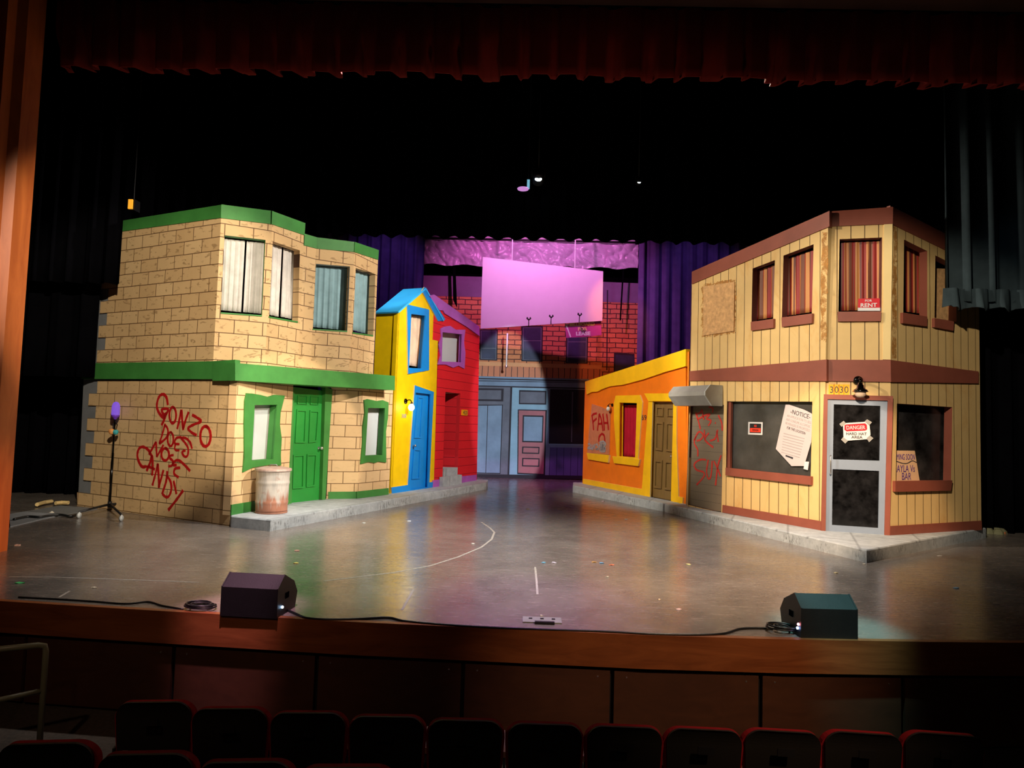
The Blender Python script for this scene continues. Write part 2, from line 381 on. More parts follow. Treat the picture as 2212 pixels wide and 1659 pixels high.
def stroke(mb, W, pts, wd, off=.004, px=True):
    """a brush stroke lying on the wall"""
    P = W.P(pts, off) if px else pts
    # smooth
    Q = []
    for i in range(len(P) - 1):
        p0 = P[max(i - 1, 0)]; p1 = P[i]; p2 = P[i + 1]; p3 = P[min(i + 2, len(P) - 1)]
        for k in range(5):
            s = k / 5
            Q.append(tuple(.5 * ((2 * p1[j]) + (-p0[j] + p2[j]) * s + (2 * p0[j] - 5 * p1[j] + 4 * p2[j] - p3[j]) * s * s + (-p0[j] + 3 * p1[j] - 3 * p2[j] + p3[j]) * s ** 3) for j in (0, 1)))
    Q.append(P[-1]); vs = []
    for i, q in enumerate(Q):
        a = Q[max(i - 1, 0)]; b = Q[min(i + 1, len(Q) - 1)]; d = Vector((b[0] - a[0], b[1] - a[1]))
        d = d.normalized() if d.length > 1e-9 else Vector((1, 0)); nn = Vector((-d.y, d.x)) * wd * .5 * (.85 + .3 * random.random())
        for sgn in (1, -1):
            vs.append(W.at(q[0] + nn.x * sgn, q[1] + nn.y * sgn, off)); vs.append(W.at(q[0] + nn.x * sgn, q[1] + nn.y * sgn, off - .003))
    fs = []
    for i in range(len(Q) - 1):
        k = i * 4; fs += [(k, k + 4, k + 6, k + 2), (k + 1, k + 3, k + 7, k + 5), (k, k + 1, k + 5, k + 4), (k + 2, k + 6, k + 7, k + 3)]
    fs += [(0, 2, 3, 1)]; k = (len(Q) - 1) * 4; fs += [(k, k + 1, k + 3, k + 2)]
    mb.add(vs, fs)
def ell(cx, cy, rx, ry, a0=0, a1=400, n=14):
    return [(cx + rx * math.sin(rad(a0 + (a1 - a0) * i / n)), cy - ry * math.cos(rad(a0 + (a1 - a0) * i / n))) for i in range(n + 1)]
def letters(name, txt, W, u, z, size, mat, parent, rot=0, off=.01, sx=1.0, bold=0.0, align='CENTER', th=.002, fit=None):
    cu = bpy.data.curves.new('tmp', 'FONT'); cu.body = txt; cu.size = 1.0 if fit else size; cu.align_x = align; cu.align_y = 'CENTER'; cu.offset = bold
    cu.resolution_u = 3; ob = bpy.data.objects.new('tmp', cu); C.objects.link(ob)
    bpy.context.view_layer.update(); me = ob.evaluated_get(bpy.context.evaluated_depsgraph_get()).to_mesh()
    cs, sn = math.cos(rad(rot)), math.sin(rad(rot)); vs = []; sy = 1.0; mx = my = 0.0
    if fit:
        xs = [v.co.x for v in me.vertices]; ys = [v.co.y for v in me.vertices]
        sx = fit[0] / (max(xs) - min(xs)); sy = fit[1] / (max(ys) - min(ys)); mx = (max(xs) + min(xs)) / 2; my = (max(ys) + min(ys)) / 2
    for v in me.vertices:
        x, y = (v.co.x - mx) * sx, (v.co.y - my) * sy; vs.append((u + x * cs - y * sn, z + x * sn + y * cs))
    fs = [tuple(p.vertices) for p in me.polygons]; n = len(vs)
    ek = {}
    for f in fs:
        for i in range(len(f)):
            e = (f[i], f[(i + 1) % len(f)]); ek[e] = 1
    bd = [e for e in ek if (e[1], e[0]) not in ek]
    ob.evaluated_get(bpy.context.evaluated_depsgraph_get()).to_mesh_clear(); bpy.data.objects.remove(ob); bpy.data.curves.remove(cu)
    V = [W.at(a, b, off) for a, b in vs] + [W.at(a, b, off - th) for a, b in vs]
    return link(name, V, fs + [(a, a + n, b + n, b) for a, b in bd], mat, parent)
def drape(name, mat, parent, W, u0, u1, z0, z1, off=-.1, amp=.02, folds=5, spread=0.0, th=.006, label=None, cat=None, group=None, hem=0.0, rag=0.0, nu=None, top=None):
    """gathered cloth: a pleated sheet hanging from z1 to z0, with cloth thickness"""
    nu = nu or folds * 10; nz = 10; ph = random.random() * 6; vs = []; uv = []
    js = [random.uniform(-.4, .4) for _ in range(nu + 1)]
    for k in range(nz + 1):
        s = k / nz
        for i in range(nu + 1):
            a = i / nu; x = u0 + (u1 - u0) * a; fx = a * folds * 2 * PI + ph
            d = amp * (math.sin(fx + .5 * math.sin(fx * .37 + ph)) + .35 * math.sin(fx * 2.3 + 1 + s)) * (.6 + .5 * (1 - s))
            x += spread * math.sin(fx * .5) * (1 - s) * .5
            zt = z1 if top is None else z1 + (top - z1) * a
            z = z0 + (zt - z0) * s
            if k == 0: z += hem * math.sin(fx * 1.0 + PI / 2) + rag * js[i]
            vs.append(W.at(x, z, off + d)); uv.append((x * 1.0 + d * 2, z))
    q = [(k * (nu + 1) + i, k * (nu + 1) + i + 1, (k + 1) * (nu + 1) + i + 1, (k + 1) * (nu + 1) + i) for k in range(nz) for i in range(nu)]
    n = len(vs); back = [v - Vector((W.n.x, W.n.y, 0)) * th for v in vs]
    fs = q + [tuple(j + n for j in reversed(f)) for f in q]
    for i in range(nu): fs.append((i, i + n, i + 1 + n, i + 1))
    o = link(name, vs + back, fs, mat, parent, None, uv + uv, True)
    if label: tag(o, label, cat, group)
    return o
def struct(name, mb, mat, parent=None):
    o = mb.build(name, mat, parent)
    if parent is None: o['kind'] = 'structure'
    return o
def copy_tree(o, parent=None):
    c = o.copy(); C.objects.link(c); c.parent = parent
    for ch in o.children: copy_tree(ch, c)
    return c

# ================================================================ SETTING
lip_px = [(-260, 1272), (0, 1297), (240, 1312), (480, 1326), (740, 1341), (1000, 1353), (1200, 1362), (1400, 1371), (1700, 1380), (2000, 1385), (2212, 1387), (2500, 1386)]
lip = [on_z(x, y, 0) for x, y in lip_px]
# stage floor slab following the curved lip
n = len(lip); top = [Vector((p.x, p.y, 0)) for p in lip]
poly = top + [Vector((11.5, 7.9, 0)), Vector((11.5, 24, 0)), Vector((-11.5, 24, 0)), Vector((-11.5, 7.9, 0))]
struct('floor', MB().prism(poly, (0, 0, -.06)), m_floor)
# fascia board along the lip
def lipband(z1, z0, out, th, mb=None, i0=0, i1=None):
    mb = mb or MB(); pts = lip[i0:i1]; N_ = []
    for i in range(len(pts)):
        a = pts[max(i - 1, 0)]; b = pts[min(i + 1, len(pts) - 1)]; d = (b - a).normalized(); N_.append(Vector((d.y, -d.x, 0)))
    vs = []
    for p, q in zip(pts, N_):
        for o_, z in ((out, z1), (out, z0), (out - th, z0), (out - th, z1)): vs.append(Vector((p.x, p.y, z)) + q * o_)
    fs = []
    for i in range(len(pts) - 1):
        k = i * 4
        for j in range(4): fs.append((k + j, k + (j + 1) % 4, k + 4 + (j + 1) % 4, k + 4 + j))
    fs += [(0, 3, 2, 1)]; k = (len(pts) - 1) * 4; fs += [(k, k + 1, k + 2, k + 3)]
    return mb.add(vs, fs)
struct('trim_1', lipband(0.004, -.27, .03, .06), m_sill)
struct('trim_2', lipband(-.27, -.31, -.02, .05), m_void)
front = struct('wall_front', lipband(-.28, -1.0, -.06, .05), m_black)
# plywood facing panels between the dark joints, each its own board with four screws
gap_px = [-200, 60, 380, 688, 1003, 1325, 1645, 1952, 2260]
def lip_at(px):
    for i in range(len(lip_px) - 1):
        if lip_px[i][0] <= px <= lip_px[i + 1][0]:
            s = (px - lip_px[i][0]) / (lip_px[i + 1][0] - lip_px[i][0]); return lip[i].lerp(lip[i + 1], s)
for k in range(len(gap_px) - 1):
    a, b = lip_at(gap_px[k]), lip_at(gap_px[k + 1]); W = Wall((a.x, a.y), (b.x, b.y)); L = W.L
    pn = panel('facing_panel', W, [(.018, -.31), (L - .018, -.31), (L - .018, -.87), (.018, -.87)], m_panelwood, front, th=.03, off=-.012, px=False)
    for u in (.12, L - .12):
        for z in (-.36, -.80):
            mb = MB().lathe(W.at(u, z, -.012), [(0, .0), (.008, .0), (.007, .003), (0, .004)], 8, R=Matrix(((W.t.x, 0, W.n.x), (W.t.y, 0, W.n.y), (0, 1, 0))))
            mb.build('screw', m_chrome, pn)
# auditorium floor, raked up towards the back of the house
def hz(y): return -.90 + max(0, 4.7 - y) * .13
mb = MB(); mb.add([(-12, 9, -.90), (12, 9, -.90), (12, 4.7, -.90), (-12, 4.7, -.90), (12, -6, hz(-6)), (-12, -6, hz(-6))], [(0, 3, 2, 1), (3, 5, 4, 2)])
mb.add([(-12, 9, -1.0), (12, 9, -1.0), (12, 4.7, -1.0), (-12, 4.7, -1.0), (12, -6, hz(-6) - .1), (-12, -6, hz(-6) - .1)], [(0, 1, 2, 3), (3, 2, 4, 5)])
o = struct('floor', mb, m_carpet)
# proscenium: left pillar of orange wood, header beam
PW = 7.83
pl = on_y(85, 90, PW); pillx = -6.21
pil = [(-7.8, PW - .50), (-6.42, PW - .50), (-6.42, PW - .22), (-6.30, PW - .22), (-6.30, PW - .08), (pillx, PW - .02), (pillx, PW + .27), (-7.8, PW + .27)]
mb = MB().prism([Vector((x, y, -.9 if False else 0)) for x, y in pil], (0, 0, 9)); struct('wall_left', mb, m_pillar)
mb = MB().prism([Vector((x, y, 0)) for x, y in ((-12, PW), (-7.6, PW), (-7.6, PW + .3), (-12, PW + .3))], (0, 0, 9)); struct('wall_left', mb, m_void)
struct('trim_3', MB().box((1.2, PW + .1, 7.47), (15.0, .4, 1.0)), m_panelwood)
mb = MB().prism([Vector((x, y, 0)) for x, y in ((8.9, PW), (12, PW), (12, PW + .3), (8.9, PW + .3))], (0, 0, 9)); struct('wall_right', mb, m_void)
struct('wall_back', MB().box((0, 23.6, 5), (23, .2, 11)), m_void)
struct('wall_left', MB().box((-11.6, 15.5, 5), (.2, 16, 11)), m_void)
struct('wall_right', MB().box((11.6, 15.5, 5), (.2, 16, 11)), m_void)
struct('ceiling', MB().box((0, 15.8, 10.6), (23.4, 16, .2)), m_void)

# ================================================================ STAGE DRAPES
VW = Wall((-6.25, PW + .42), (9.1, PW + .42))
# red valance: pleats whose hems curl outwards
def valance():
    nu, nz = 640, 8; vs = []; uv = []; L = 15.3; pit = 0.405; rnd = [random.uniform(-.16, .16) for _ in range(60)]; rr = [random.uniform(.6, 1.3) for _ in range(60)]
    for k in range(nz + 1):
        s = k / nz
        for i in range(nu + 1):
            u = L * i / nu; c = int(u / pit); ph = (u / pit - c + rnd[c]) % 1.0
            box = 1 / (1 + math.exp(-(math.cos(2 * PI * ph) - .30) * 14))
            d = box * (.05 + .24 * max(0, 1 - s / .55)) * rr[c] + .008 * math.sin(u * 9)
            if s < .12: d += .03 * (1 - s / .12) * (rr[c] - .9) * (1 - box)
            z = 6.14 + .9 * s + (.075 * box * rr[c] if k == 0 else 0) + (.012 * math.sin(u * 3.1) if k == 0 else 0)
            vs.append(VW.at(u, z, -.02 - d)); uv.append((u, z))
    q = [(k * (nu + 1) + i, k * (nu + 1) + i + 1, (k + 1) * (nu + 1) + i + 1, (k + 1) * (nu + 1) + i) for k in range(nz) for i in range(nu)]
    n = len(vs); b = [v + Vector((0, .012, 0)) for v in vs]; fs = q + [tuple(j + n for j in reversed(f)) for f in q] + [(i, i + n, i + 1 + n, i + 1) for i in range(nu)]
    o = link('stage_valance', vs + b, fs, m_valance, None, None, uv + uv, True)
    tag(o, 'long red pleated valance with curled hems hanging across the top of the stage opening', 'valance')
valance()
BW = Wall((-10.5, 15.0), (10.5, 15.0))
zb = on_y(1150, 517, 15.0).z
drape('black_border', m_velour, None, BW, 0, 21, zb, 10.48, off=0, amp=.06, folds=52, hem=.035, nu=520, label='wide black stage border hanging high above the painted buildings', cat='stage curtain')
def xat(px, py, Y): return on_y(px, py, Y).x
def leg(name, Y, x0, x1, z0, z1, mat, label, folds, amp=.07, hem=0.0, rag=0.0, top=None):
    W = Wall((x0, Y), (x1, Y)); return drape(name, mat, None, W, 0, W.L, z0, z1, off=0, amp=amp, folds=folds, hem=hem, rag=rag, label=label, cat='stage curtain', th=.012)
leg('side_curtain', 11.2, -10.5, xat(258, 560, 11.2), on_y(230, 612, 11.2).z, 9.5, m_velour, 'black side curtain whose lower hem crosses the top left end of the brick house', 11)
leg('side_curtain', 11.75, -11.3, xat(203, 760, 11.75), on_y(190, 815, 11.75).z, 9.5, m_velour, 'lower black side curtain directly left of the brick house upper teeth', 8)
leg('side_curtain', 13.6, -11.4, -7.9, 0.02, 9.5, m_velour, 'floor length black curtain in the dark gap left of the brick house', 9)
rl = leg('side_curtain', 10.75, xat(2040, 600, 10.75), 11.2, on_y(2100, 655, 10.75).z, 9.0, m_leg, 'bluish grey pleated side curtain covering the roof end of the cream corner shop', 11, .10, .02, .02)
hw = Wall((xat(2034, 600, 10.7), 10.67), (11.2, 10.67)); zt = on_y(2100, 628, 10.7).z
drape('hem', m_leg, rl, hw, 0, hw.L, zt - .30, zt + .02, off=.02, amp=.09, folds=12, hem=.03, rag=.03)
leg('side_curtain', 12.4, 7.95, 11.3, 0.02, 9.5, m_velour, 'floor length black curtain in the dark gap right of the cream corner shop', 8)
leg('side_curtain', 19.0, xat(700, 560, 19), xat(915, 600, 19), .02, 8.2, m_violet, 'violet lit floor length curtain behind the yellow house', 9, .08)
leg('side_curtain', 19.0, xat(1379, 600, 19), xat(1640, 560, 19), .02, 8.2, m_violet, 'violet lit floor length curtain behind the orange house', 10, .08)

# ================================================================ LEFT BRICK HOUSE
a = on_z(167, 1092); b = on_z(495, 1137)
WS = Wall(a, b)                                   # side wall, in plane on both storeys
B1 = on_z(497, 1113, .17); E1 = on_z(621, 1090, .17); WF1 = Wall(B1, E1)
D0, D1 = on_z(628, 1088, .17), on_z(706, 1079, .17); WD = Wall(D0, D1)
G0, G1, G2 = on_z(711, 1077.5, .17), on_z(771, 1077, .17), on_z(840, 1068, .17)
WG1, WG2 = Wall(G0, G1), Wall(G1, G2)
house = thing('brick_house', 'two storey tan brick stage house with green trim and red graffiti', 'stage house', (-5.5, 11.2, 0))
# side wall with toothed end: lower storey
def side_outline(rows, x_in, x_out, right, z0, z1, first_out):
    """staggered courses at the left end"""
    pts = []; rh = (z1 - z0) / rows
    for i in range(rows):
        x = x_out if (i % 2 == 0) == first_out else x_in
        pts += [(x, z0 + rh * i), (x, z0 + rh * (i + 1))]
    return [(right, z0)] + pts + [(right, z1)]
uL = WS.L
lo_out = WS.uv(190, 870)[0]; lo_in = WS.uv(208, 900)[0]
rh = .2237; pts = [(uL, 0), (-.01, 0), (-.03, .237)]
for i in range(9):
    x = (.13 if i % 2 else .36); pts += [(x, .237 + rh * i), (x, .237 + rh * (i + 1))]
pts += [(uL, 2.27)]
pts = [p for k, p in enumerate(pts) if k == 0 or p != pts[k - 1]]
panel('side_wall', WS, pts, m_brick_side, house, th=.02, px=False)
panel('side_wall_backing', WS, [(-.02, .02), (1.0, .02), (1.0, 2.3), (-.10, 2.3)], m_grey_flat, house, th=.04, off=-.021, px=False)
uc = 3.345; rh = .222
pts = [(uc, 2.5), (.3, 2.5), (.3, 2.59)]; z = 2.59
for i in range(7):
    x = (.51 if i % 2 else .29); pts += [(x, z), (x, z + rh)]; z += rh
pts += [(.62, z), (.62, 4.95), (uc, 5.1)]
pts = [p for k, p in enumerate(pts) if k == 0 or p != pts[k - 1]]
panel('upper_side_wall', WS, pts, m_brick_up, house, th=.02, px=False)
panel('upper_side_backing', WS, [(.21, 2.5), (1.3, 2.5), (1.3, 4.6), (.15, 4.1)], m_grey_flat, house, th=.04, off=-.021, px=False)
# side belt and cornice
panel('belt_trim', WS, [WS.uv(203, 785), WS.uv(462, 781), (3.90, 2.575), (3.90, 2.27), WS.uv(180, 819)], m_green, house, th=.10, off=.05, px=False)
panel('cornice_trim', WS, Z1((468, 235), (1360, 92), (1357, 208), (468, 330)), m_green, house, th=.08, off=.02)
# upper storey front: folding bays
C1 = WS.at(uc, 0); C2 = on_z(589, 456, 5.15); C3 = on_z(659, 480, 5.2)
C4 = on_z(684, 512, 5.0); C5 = on_z(766, 520, 5.05); C6 = on_z(817, 541, 5.1)
U1, U2, U3, U4 = Wall(C1, C2), Wall(C2, C3), Wall(C4, C5), Wall(C5, C6)
w1 = Z2((178, 348), (527, 388), (498, 1035), (145, 1008)); w2 = Z2((590, 400), (820, 478), (805, 1088), (558, 1042))
w3 = Z2((958, 592), (1248, 615), (1225, 1168), (932, 1148)); w4 = Z2((1298, 628), (1465, 680), (1447, 1205), (1272, 1178))
panel('upper_front_wall', U1, [(0, 2.45), (0, U1.uv(478, 455)[1]), U1.uv(589, 470), (U1.L, 2.45)], m_brick_up, house, [U1.P(w1)], px=False, th=.13, reveal=m_green)
def pxmix(W, rel, absu): return W.P(rel) + absu
ub = 2.45
panel('upper_front_wall', U2, [(0, ub), U2.uv(589, 470), U2.uv(659, 492), (U2.L, ub)], m_brick_up, house, [U2.P(w2)], px=False, th=.13, reveal=m_brick_up)
U2b = Wall(C3, C4)
panel('upper_front_wall', U2b, [(0, ub), (0, 4.9), U2b.uv(684, 525), (U2b.L, ub)], m_brick_up, house, px=False, th=.10)
panel('upper_front_wall', U3, [(0, ub), U3.uv(684, 525), U3.uv(766, 534), (U3.L, ub)], m_brick_up, house, [U3.P(w3)], px=False, th=.13, reveal=m_grey)
panel('upper_front_wall', U4, [(0, ub), U4.uv(766, 534), U4.uv(817, 555), (U4.L, ub)], m_brick_up, house, [U4.P(w4)], px=False, th=.13, reveal=m_brick_up)
panel('cornice_trim', U1, Z2((152, 85), (584, 140), (580, 252), (145, 200)), m_green, house, th=.06, off=.02)
panel('cornice_trim', U2, Z2((584, 140), (868, 245), (862, 347), (580, 252)), m_green, house, th=.06, off=.02)
panel('cornice_trim', U2b, Z2((862, 335), (965, 365), (970, 462), (858, 434)), m_green, house, th=.06, off=.02)
panel('cornice_trim', U3, Z2((965, 365), (1290, 405), (1286, 490), (970, 462)), m_green, house, th=.06, off=.02)
panel('cornice_trim', U4, Z2((1290, 405), (1495, 475), (1490, 557), (1286, 490)), m_green, house, th=.06, off=.02)
for W, s in ((U1, Z2((145, 1005), (498, 1030), (498, 1042), (145, 1017))), (U2, Z2((558, 1040), (805, 1083), (805, 1096), (558, 1052))), (U3, Z2((930, 1145), (1225, 1164), (1225, 1174), (930, 1156))), (U4, Z2((1272, 1176), (1447, 1200), (1447, 1212), (1272, 1187)))):
    panel('window_sill', W, s, m_green, house, th=.10, off=.012)
# interior blackout behind the upper windows
for W in (U1, U2, U3, U4):
    panel('window_backing', W, [(.1, 2.7), (W.L - .1, 2.7), (W.L - .1, 4.8), (.1, 4.8)], m_void, house, th=.02, off=-.42, px=False)
# front belt: one long overhanging beam
bo = Wall((-4.44, 10.25), (-2.66, 13.46))
bt = [bo.uv(508, 784), bo.uv(853, 812), bo.uv(853, 843), bo.uv(508, 822)]
panel('belt_trim', bo, bt, m_green, house, th=.55, off=0, px=False)
# lower front walls
wA = Z4((357, 455), (550, 452), (515, 915), (332, 930))
bz = 2.3
panel('front_wall', WF1, [(0, .17), (WF1.L, .17), (WF1.L, bz), (0, bz)], m_brick_lo, house, [WF1.P(wA)], px=False, th=.14, reveal=m_green)
J0 = WF1.at(WF1.L, 0, -.14); WJ = Wall(WF1.at(WF1.L, 0), (D0.x - .1, D0.y + .0))
panel('door_jamb', WJ, [(0.01, .17), (WJ.L, .17), (WJ.L, bz), (0.01, bz)], m_brick_lo, house, px=False, th=.06)
fr = Z4((290, 352), (345, 357), (410, 368), (470, 384), (530, 366), (615, 374), (600, 430), (578, 520), (572, 620), (588, 740), (580, 880), (583, 970), (480, 965), (340, 988), (258, 1028), (272, 900), (270, 600), (275, 420))
panel('window_frame', WF1, fr, m_green, house, [wA], th=.025, off=.027)
panel('window_sheet', WF1, Z4((320, 440), (575, 440), (560, 940), (300, 960)), m_pane, house, th=.01, off=-.16)
panel('baseboard', WF1, [(0, .17), (WF1.L, .17), (WF1.L, .33), (0, .33)], m_green, house, px=False, th=.02, off=.02)
door = panel('door', WD, Z4((690, 300), (968, 335), (925, 1262), (668, 1292)), m_green_dk, house, th=.045, off=-.08)
dj = panel('door_jamb', WD, Z4((960, 300), (1020, 320), (960, 1262), (930, 1262)), m_green, house, th=.12, off=.0)
panel('door_jamb', WD, Z4((640, 300), (695, 300), (672, 1296), (628, 1302)), m_green, house, th=.12, off=.0)
for q in (((745, 372), (830, 378), (828, 450), (742, 445)), ((855, 380), (930, 385), (925, 452), (852, 450)), ((738, 490), (820, 495), (808, 780), (722, 778)), ((850, 498), (925, 502), (905, 770), (838, 778)), ((708, 880), (800, 875), (795, 1165), (700, 1172)), ((825, 875), (905, 872), (890, 1150), (818, 1158))):
    P = WD.P(Z4(*q)); cxx = sum(p[0] for p in P) / 4; czz = sum(p[1] for p in P) / 4
    inn = [(cxx + (p[0] - cxx) * .8, czz + (p[1] - czz) * .9) for p in P]
    panel('door_panel', WD, P, m_green_dk, door, [inn], th=.024, off=-.056, px=False)
k = WD.at(*WD.uv(*Z4((930, 822))[0]), -.08)
mb = MB().lathe(k, [(0, .0), (.03, 0), (.03, .008), (.012, .012), (.012, .05), (.03, .06), (.032, .08), (.02, .095), (0, .098)], 16, R=Matrix(((WD.t.x, 0, WD.n.x), (WD.t.y, 0, WD.n.y), (0, 1, 0))))
mb.build('door_knob', m_chrome, door, True)
jr = Wall((D1.x - .05, D1.y + .05), G0)
wB = Z4((1325, 480), (1468, 480), (1445, 880), (1300, 888))
panel('front_wall', WG1, [(-.05, .17), (WG1.L, .17), (WG1.L, bz + .05), (-.05, bz + .05)], m_brick_lo, house, px=False, th=.08)
panel('front_wall', WG2, [(0, .17), (WG2.L, .17), (WG2.L, bz + .1), (0, bz + .1)], m_brick_lo, house, [WG2.P(wB)], px=False, th=.14, reveal=m_green)
fr = Z4((1290, 412), (1322, 403), (1400, 420), (1450, 412), (1500, 432), (1495, 560), (1478, 680), (1480, 945), (1415, 936), (1380, 948), (1330, 940), (1262, 958), (1278, 780), (1280, 640), (1298, 520))
panel('window_frame', WG2, fr, m_green, house, [wB], th=.025, off=.027)
panel('window_sheet', WG2, Z4((1300, 460), (1500, 460), (1480, 900), (1280, 910)), m_pane, house, th=.01, off=-.16)
panel('baseboard', WG1, Z4((985, 1195), (1228, 1193), (1228, 1252), (985, 1258)), m_green, house, th=.02, off=.02)
panel('baseboard', WG2, Z4((1228, 1193), (1500, 1163), (1500, 1218), (1228, 1252)), m_green, house, th=.02, off=.02)
# graffiti, painted on the side wall
mb = MB(); z3 = lambda pts: Z(150, 780, 4.1475, pts)
for s, wd in (([(880, 395), (872, 335), (848, 300), (815, 305), (790, 350), (783, 410), (800, 460), (832, 500), (850, 498), (885, 432), (828, 432), (838, 470), (858, 480)], .05), ([(868, 460), (850, 520), (825, 575)], .05),
              (ell(925, 485, 30, 72), .045), ([(1000, 435), (985, 520), (965, 608)], .045), ([(1002, 435), (1010, 530), (1018, 618)], .05), ([(1018, 610), (1040, 530), (1068, 455)], .045),
              ([(1098, 482), (1140, 505), (1178, 540), (1110, 570), (1062, 602), (1095, 640), (1140, 664)], .045), (ell(1218, 674, 46, 90), .05),
              ([(855, 570), (830, 660), (803, 742)], .04), ([(850, 565), (880, 610), (872, 680), (805, 742)], .04), (ell(905, 700, 26, 62), .04),
              ([(1000, 682), (958, 690), (942, 735), (985, 745)], .04), ([(950, 745), (942, 780), (955, 800), (985, 800)], .035),
              ([(1098, 785), (1078, 725), (1040, 690), (1000, 690), (1030, 725), (1062, 780), (1058, 845), (1030, 855), (1008, 815), (1040, 800)], .04),
              ([(712, 838), (775, 722)], .04), ([(775, 722), (782, 858)], .04), ([(782, 858), (842, 750)], .04), (ell(857, 836, 34, 54), .045),
              ([(932, 842), (905, 848), (900, 870), (925, 895), (918, 935), (885, 942)], .04), ([(1080, 985), (1030, 930), (980, 890), (945, 895), (925, 930), (960, 930)], .045), ([(992, 955), (945, 965), (938, 1010), (978, 1042)], .045),
              ([(738, 855), (705, 795), (655, 768), (620, 790), (608, 850), (625, 910), (650, 945), (680, 948)], .05), ([(690, 985), (718, 920), (740, 850), (745, 940), (740, 1025)], .05), ([(672, 942), (720, 950), (765, 970)], .045),
              ([(742, 1115), (768, 1020), (792, 918)], .045), ([(790, 918), (798, 1020), (802, 1136)], .05), ([(800, 1130), (842, 975)], .045), ([(876, 985), (865, 1080), (828, 1192)], .045), ([(868, 1020), (905, 1080), (912, 1150), (890, 1210), (862, 1216), (832, 1190)], .045),
              ([(932, 1072), (945, 1130), (958, 1192)], .045), ([(1018, 1158), (960, 1240), (885, 1335)], .05)):
    stroke(mb, WS, z3(s), wd)
mb.build('graffiti', m_spray, house)
mb = MB()
for q in ((760, 730), (960, 800)): pass
# curtains in the upper windows: cloths hung on rods
def cur(W, q, mat, label, off=-.12, amp=.011, folds=4, group=None, name='window_curtain', inset=0.0, topdrop=.02):
    P = W.P(q, off); u0 = (P[0][0] + P[3][0]) / 2; u1 = (P[1][0] + P[2][0]) / 2; z1 = (P[0][1]) - topdrop; zt = P[1][1] - topdrop; z0 = (P[2][1] + P[3][1]) / 2 + .02
    return drape(name, mat, None, W, u0, u1, z0, z1, off=off, amp=amp, folds=folds, label=label, cat='curtain', group=group, top=zt)
cur(U1, Z2((165, 365), (352, 385), (322, 1012), (135, 1000)), m_curt_white, 'white curtain, left half of the leftmost upper window of the brick house', off=-.17, folds=4)
cur(U1, Z2((360, 388), (530, 400), (490, 1025), (345, 1018)), m_curt_white, 'white curtain, right half of the leftmost upper window of the brick house', off=-.17, folds=4)
cur(U2, Z2((575, 410), (672, 445), (640, 1050), (545, 1038)), m_curt_white, 'white curtain strip at left of the second upper window of the brick house', off=-.17, folds=3, amp=.018)
cur(U2, Z2((680, 450), (800, 478), (770, 1075), (650, 1052)), m_curt_white, 'white curtain strip at right of the second upper window of the brick house', off=-.17, folds=4, amp=.014)
cur(U3, Z2((935, 600), (1260, 625), (1240, 1165), (910, 1145)), m_curt_blue, 'pale blue sheer curtain filling the third upper window of the brick house', off=-.17, folds=6)
cur(U4, Z2((1285, 640), (1420, 672), (1400, 1190), (1255, 1172)), m_curt_blue, 'pale blue sheer curtain in the rightmost upper window of the brick house', off=-.17, folds=4, amp=.018)

# ================================================================ YELLOW HOUSE
Y0, Y1 = on_z(843, 1066, .17), on_z(937, 1052, .17); WY = Wall(Y0, Y1)
yh = thing('yellow_house', 'narrow yellow stage house with blue gabled roof and tall crooked blue door', 'stage house', (-2.9, 14.9, 0))
hY = Z5((360, 258), (462, 272), (432, 650), (344, 645))
dY = Z5((392, 822), (500, 835), (478, 1500), (352, 1520))
panel('front_wall', WY, [(0, .17), (WY.L, .17)] + WY.P(Z5((555, 290), (450, 75), (265, 232))), m_yellow, yh, [WY.P(hY), WY.P(dY)], th=.10, px=False, edge=m_yellow, reveal=m_blue)
Ef = Vector(WY.uv(*Z5((265, 232))[0])); Ef3 = WY.at(*Ef)
perp = Vector((-WY.t.y, WY.t.x)); WYS = Wall((Ef3.x + perp.x, Ef3.y + perp.y), (Ef3.x, Ef3.y))
ul = WYS.uv(*Z5((108, 240))[0])[0]; Lr = 1 - ul
panel('side_wall', WYS, [(ul, .17), (1.0, .17), (1.0, Ef.y), (ul, Ef.y)], m_yellow, yh, th=.05, px=False, off=-.01)
ap = WY.at(*WY.uv(*Z5((452, 72))[0])); er = WY.at(*WY.uv(*Z5((580, 300))[0]))
pv = Vector((perp.x, perp.y, 0)) * Lr
def slab(name, p, q, r, s, th, mat, parent, edge=None):
    nn = (q - p).cross(s - p).normalized(); vs = [p, q, r, s] + [v + nn * th for v in (p, q, r, s)]
    return link(name, vs, [(0, 3, 2, 1), (4, 5, 6, 7), (0, 1, 5, 4), (1, 2, 6, 5), (2, 3, 7, 6), (3, 0, 4, 7)], [mat], parent)
fo = Vector((WY.n.x, WY.n.y, 0)) * .05
e2 = Ef3 + (Ef3 - ap) * .06
slab('roof', e2 + fo, ap + fo, ap + pv, e2 + pv, -.035, m_roofblue, yh)
e3 = er + (er - ap) * .02
slab('roof', ap + fo, e3 + fo, e3 + pv, ap + pv, -.035, m_roofblue, yh)
panel('gable_fascia', WY, Z5((455, 66), (605, 300), (553, 312), (436, 94)), m_blue, yh, th=.03, off=.035, edge=m_cream)
panel('window_frame', WY, Z5((330, 190), (488, 228), (488, 662), (337, 690)), m_blue, yh, [hY], th=.03, off=.032, edge=m_cream)
ds = Z5((385, 770), (522, 818), (490, 1466), (517, 1462), (517, 1502), (222, 1550), (218, 1502), (335, 1485))
panel('door_surround', WY, ds, m_blue, yh, [dY], th=.03, off=.032, edge=m_cream)
yd = panel('door', WY, Z5((385, 815), (505, 830), (485, 1495), (345, 1518)), m_blue, yh, th=.04, off=-.05)
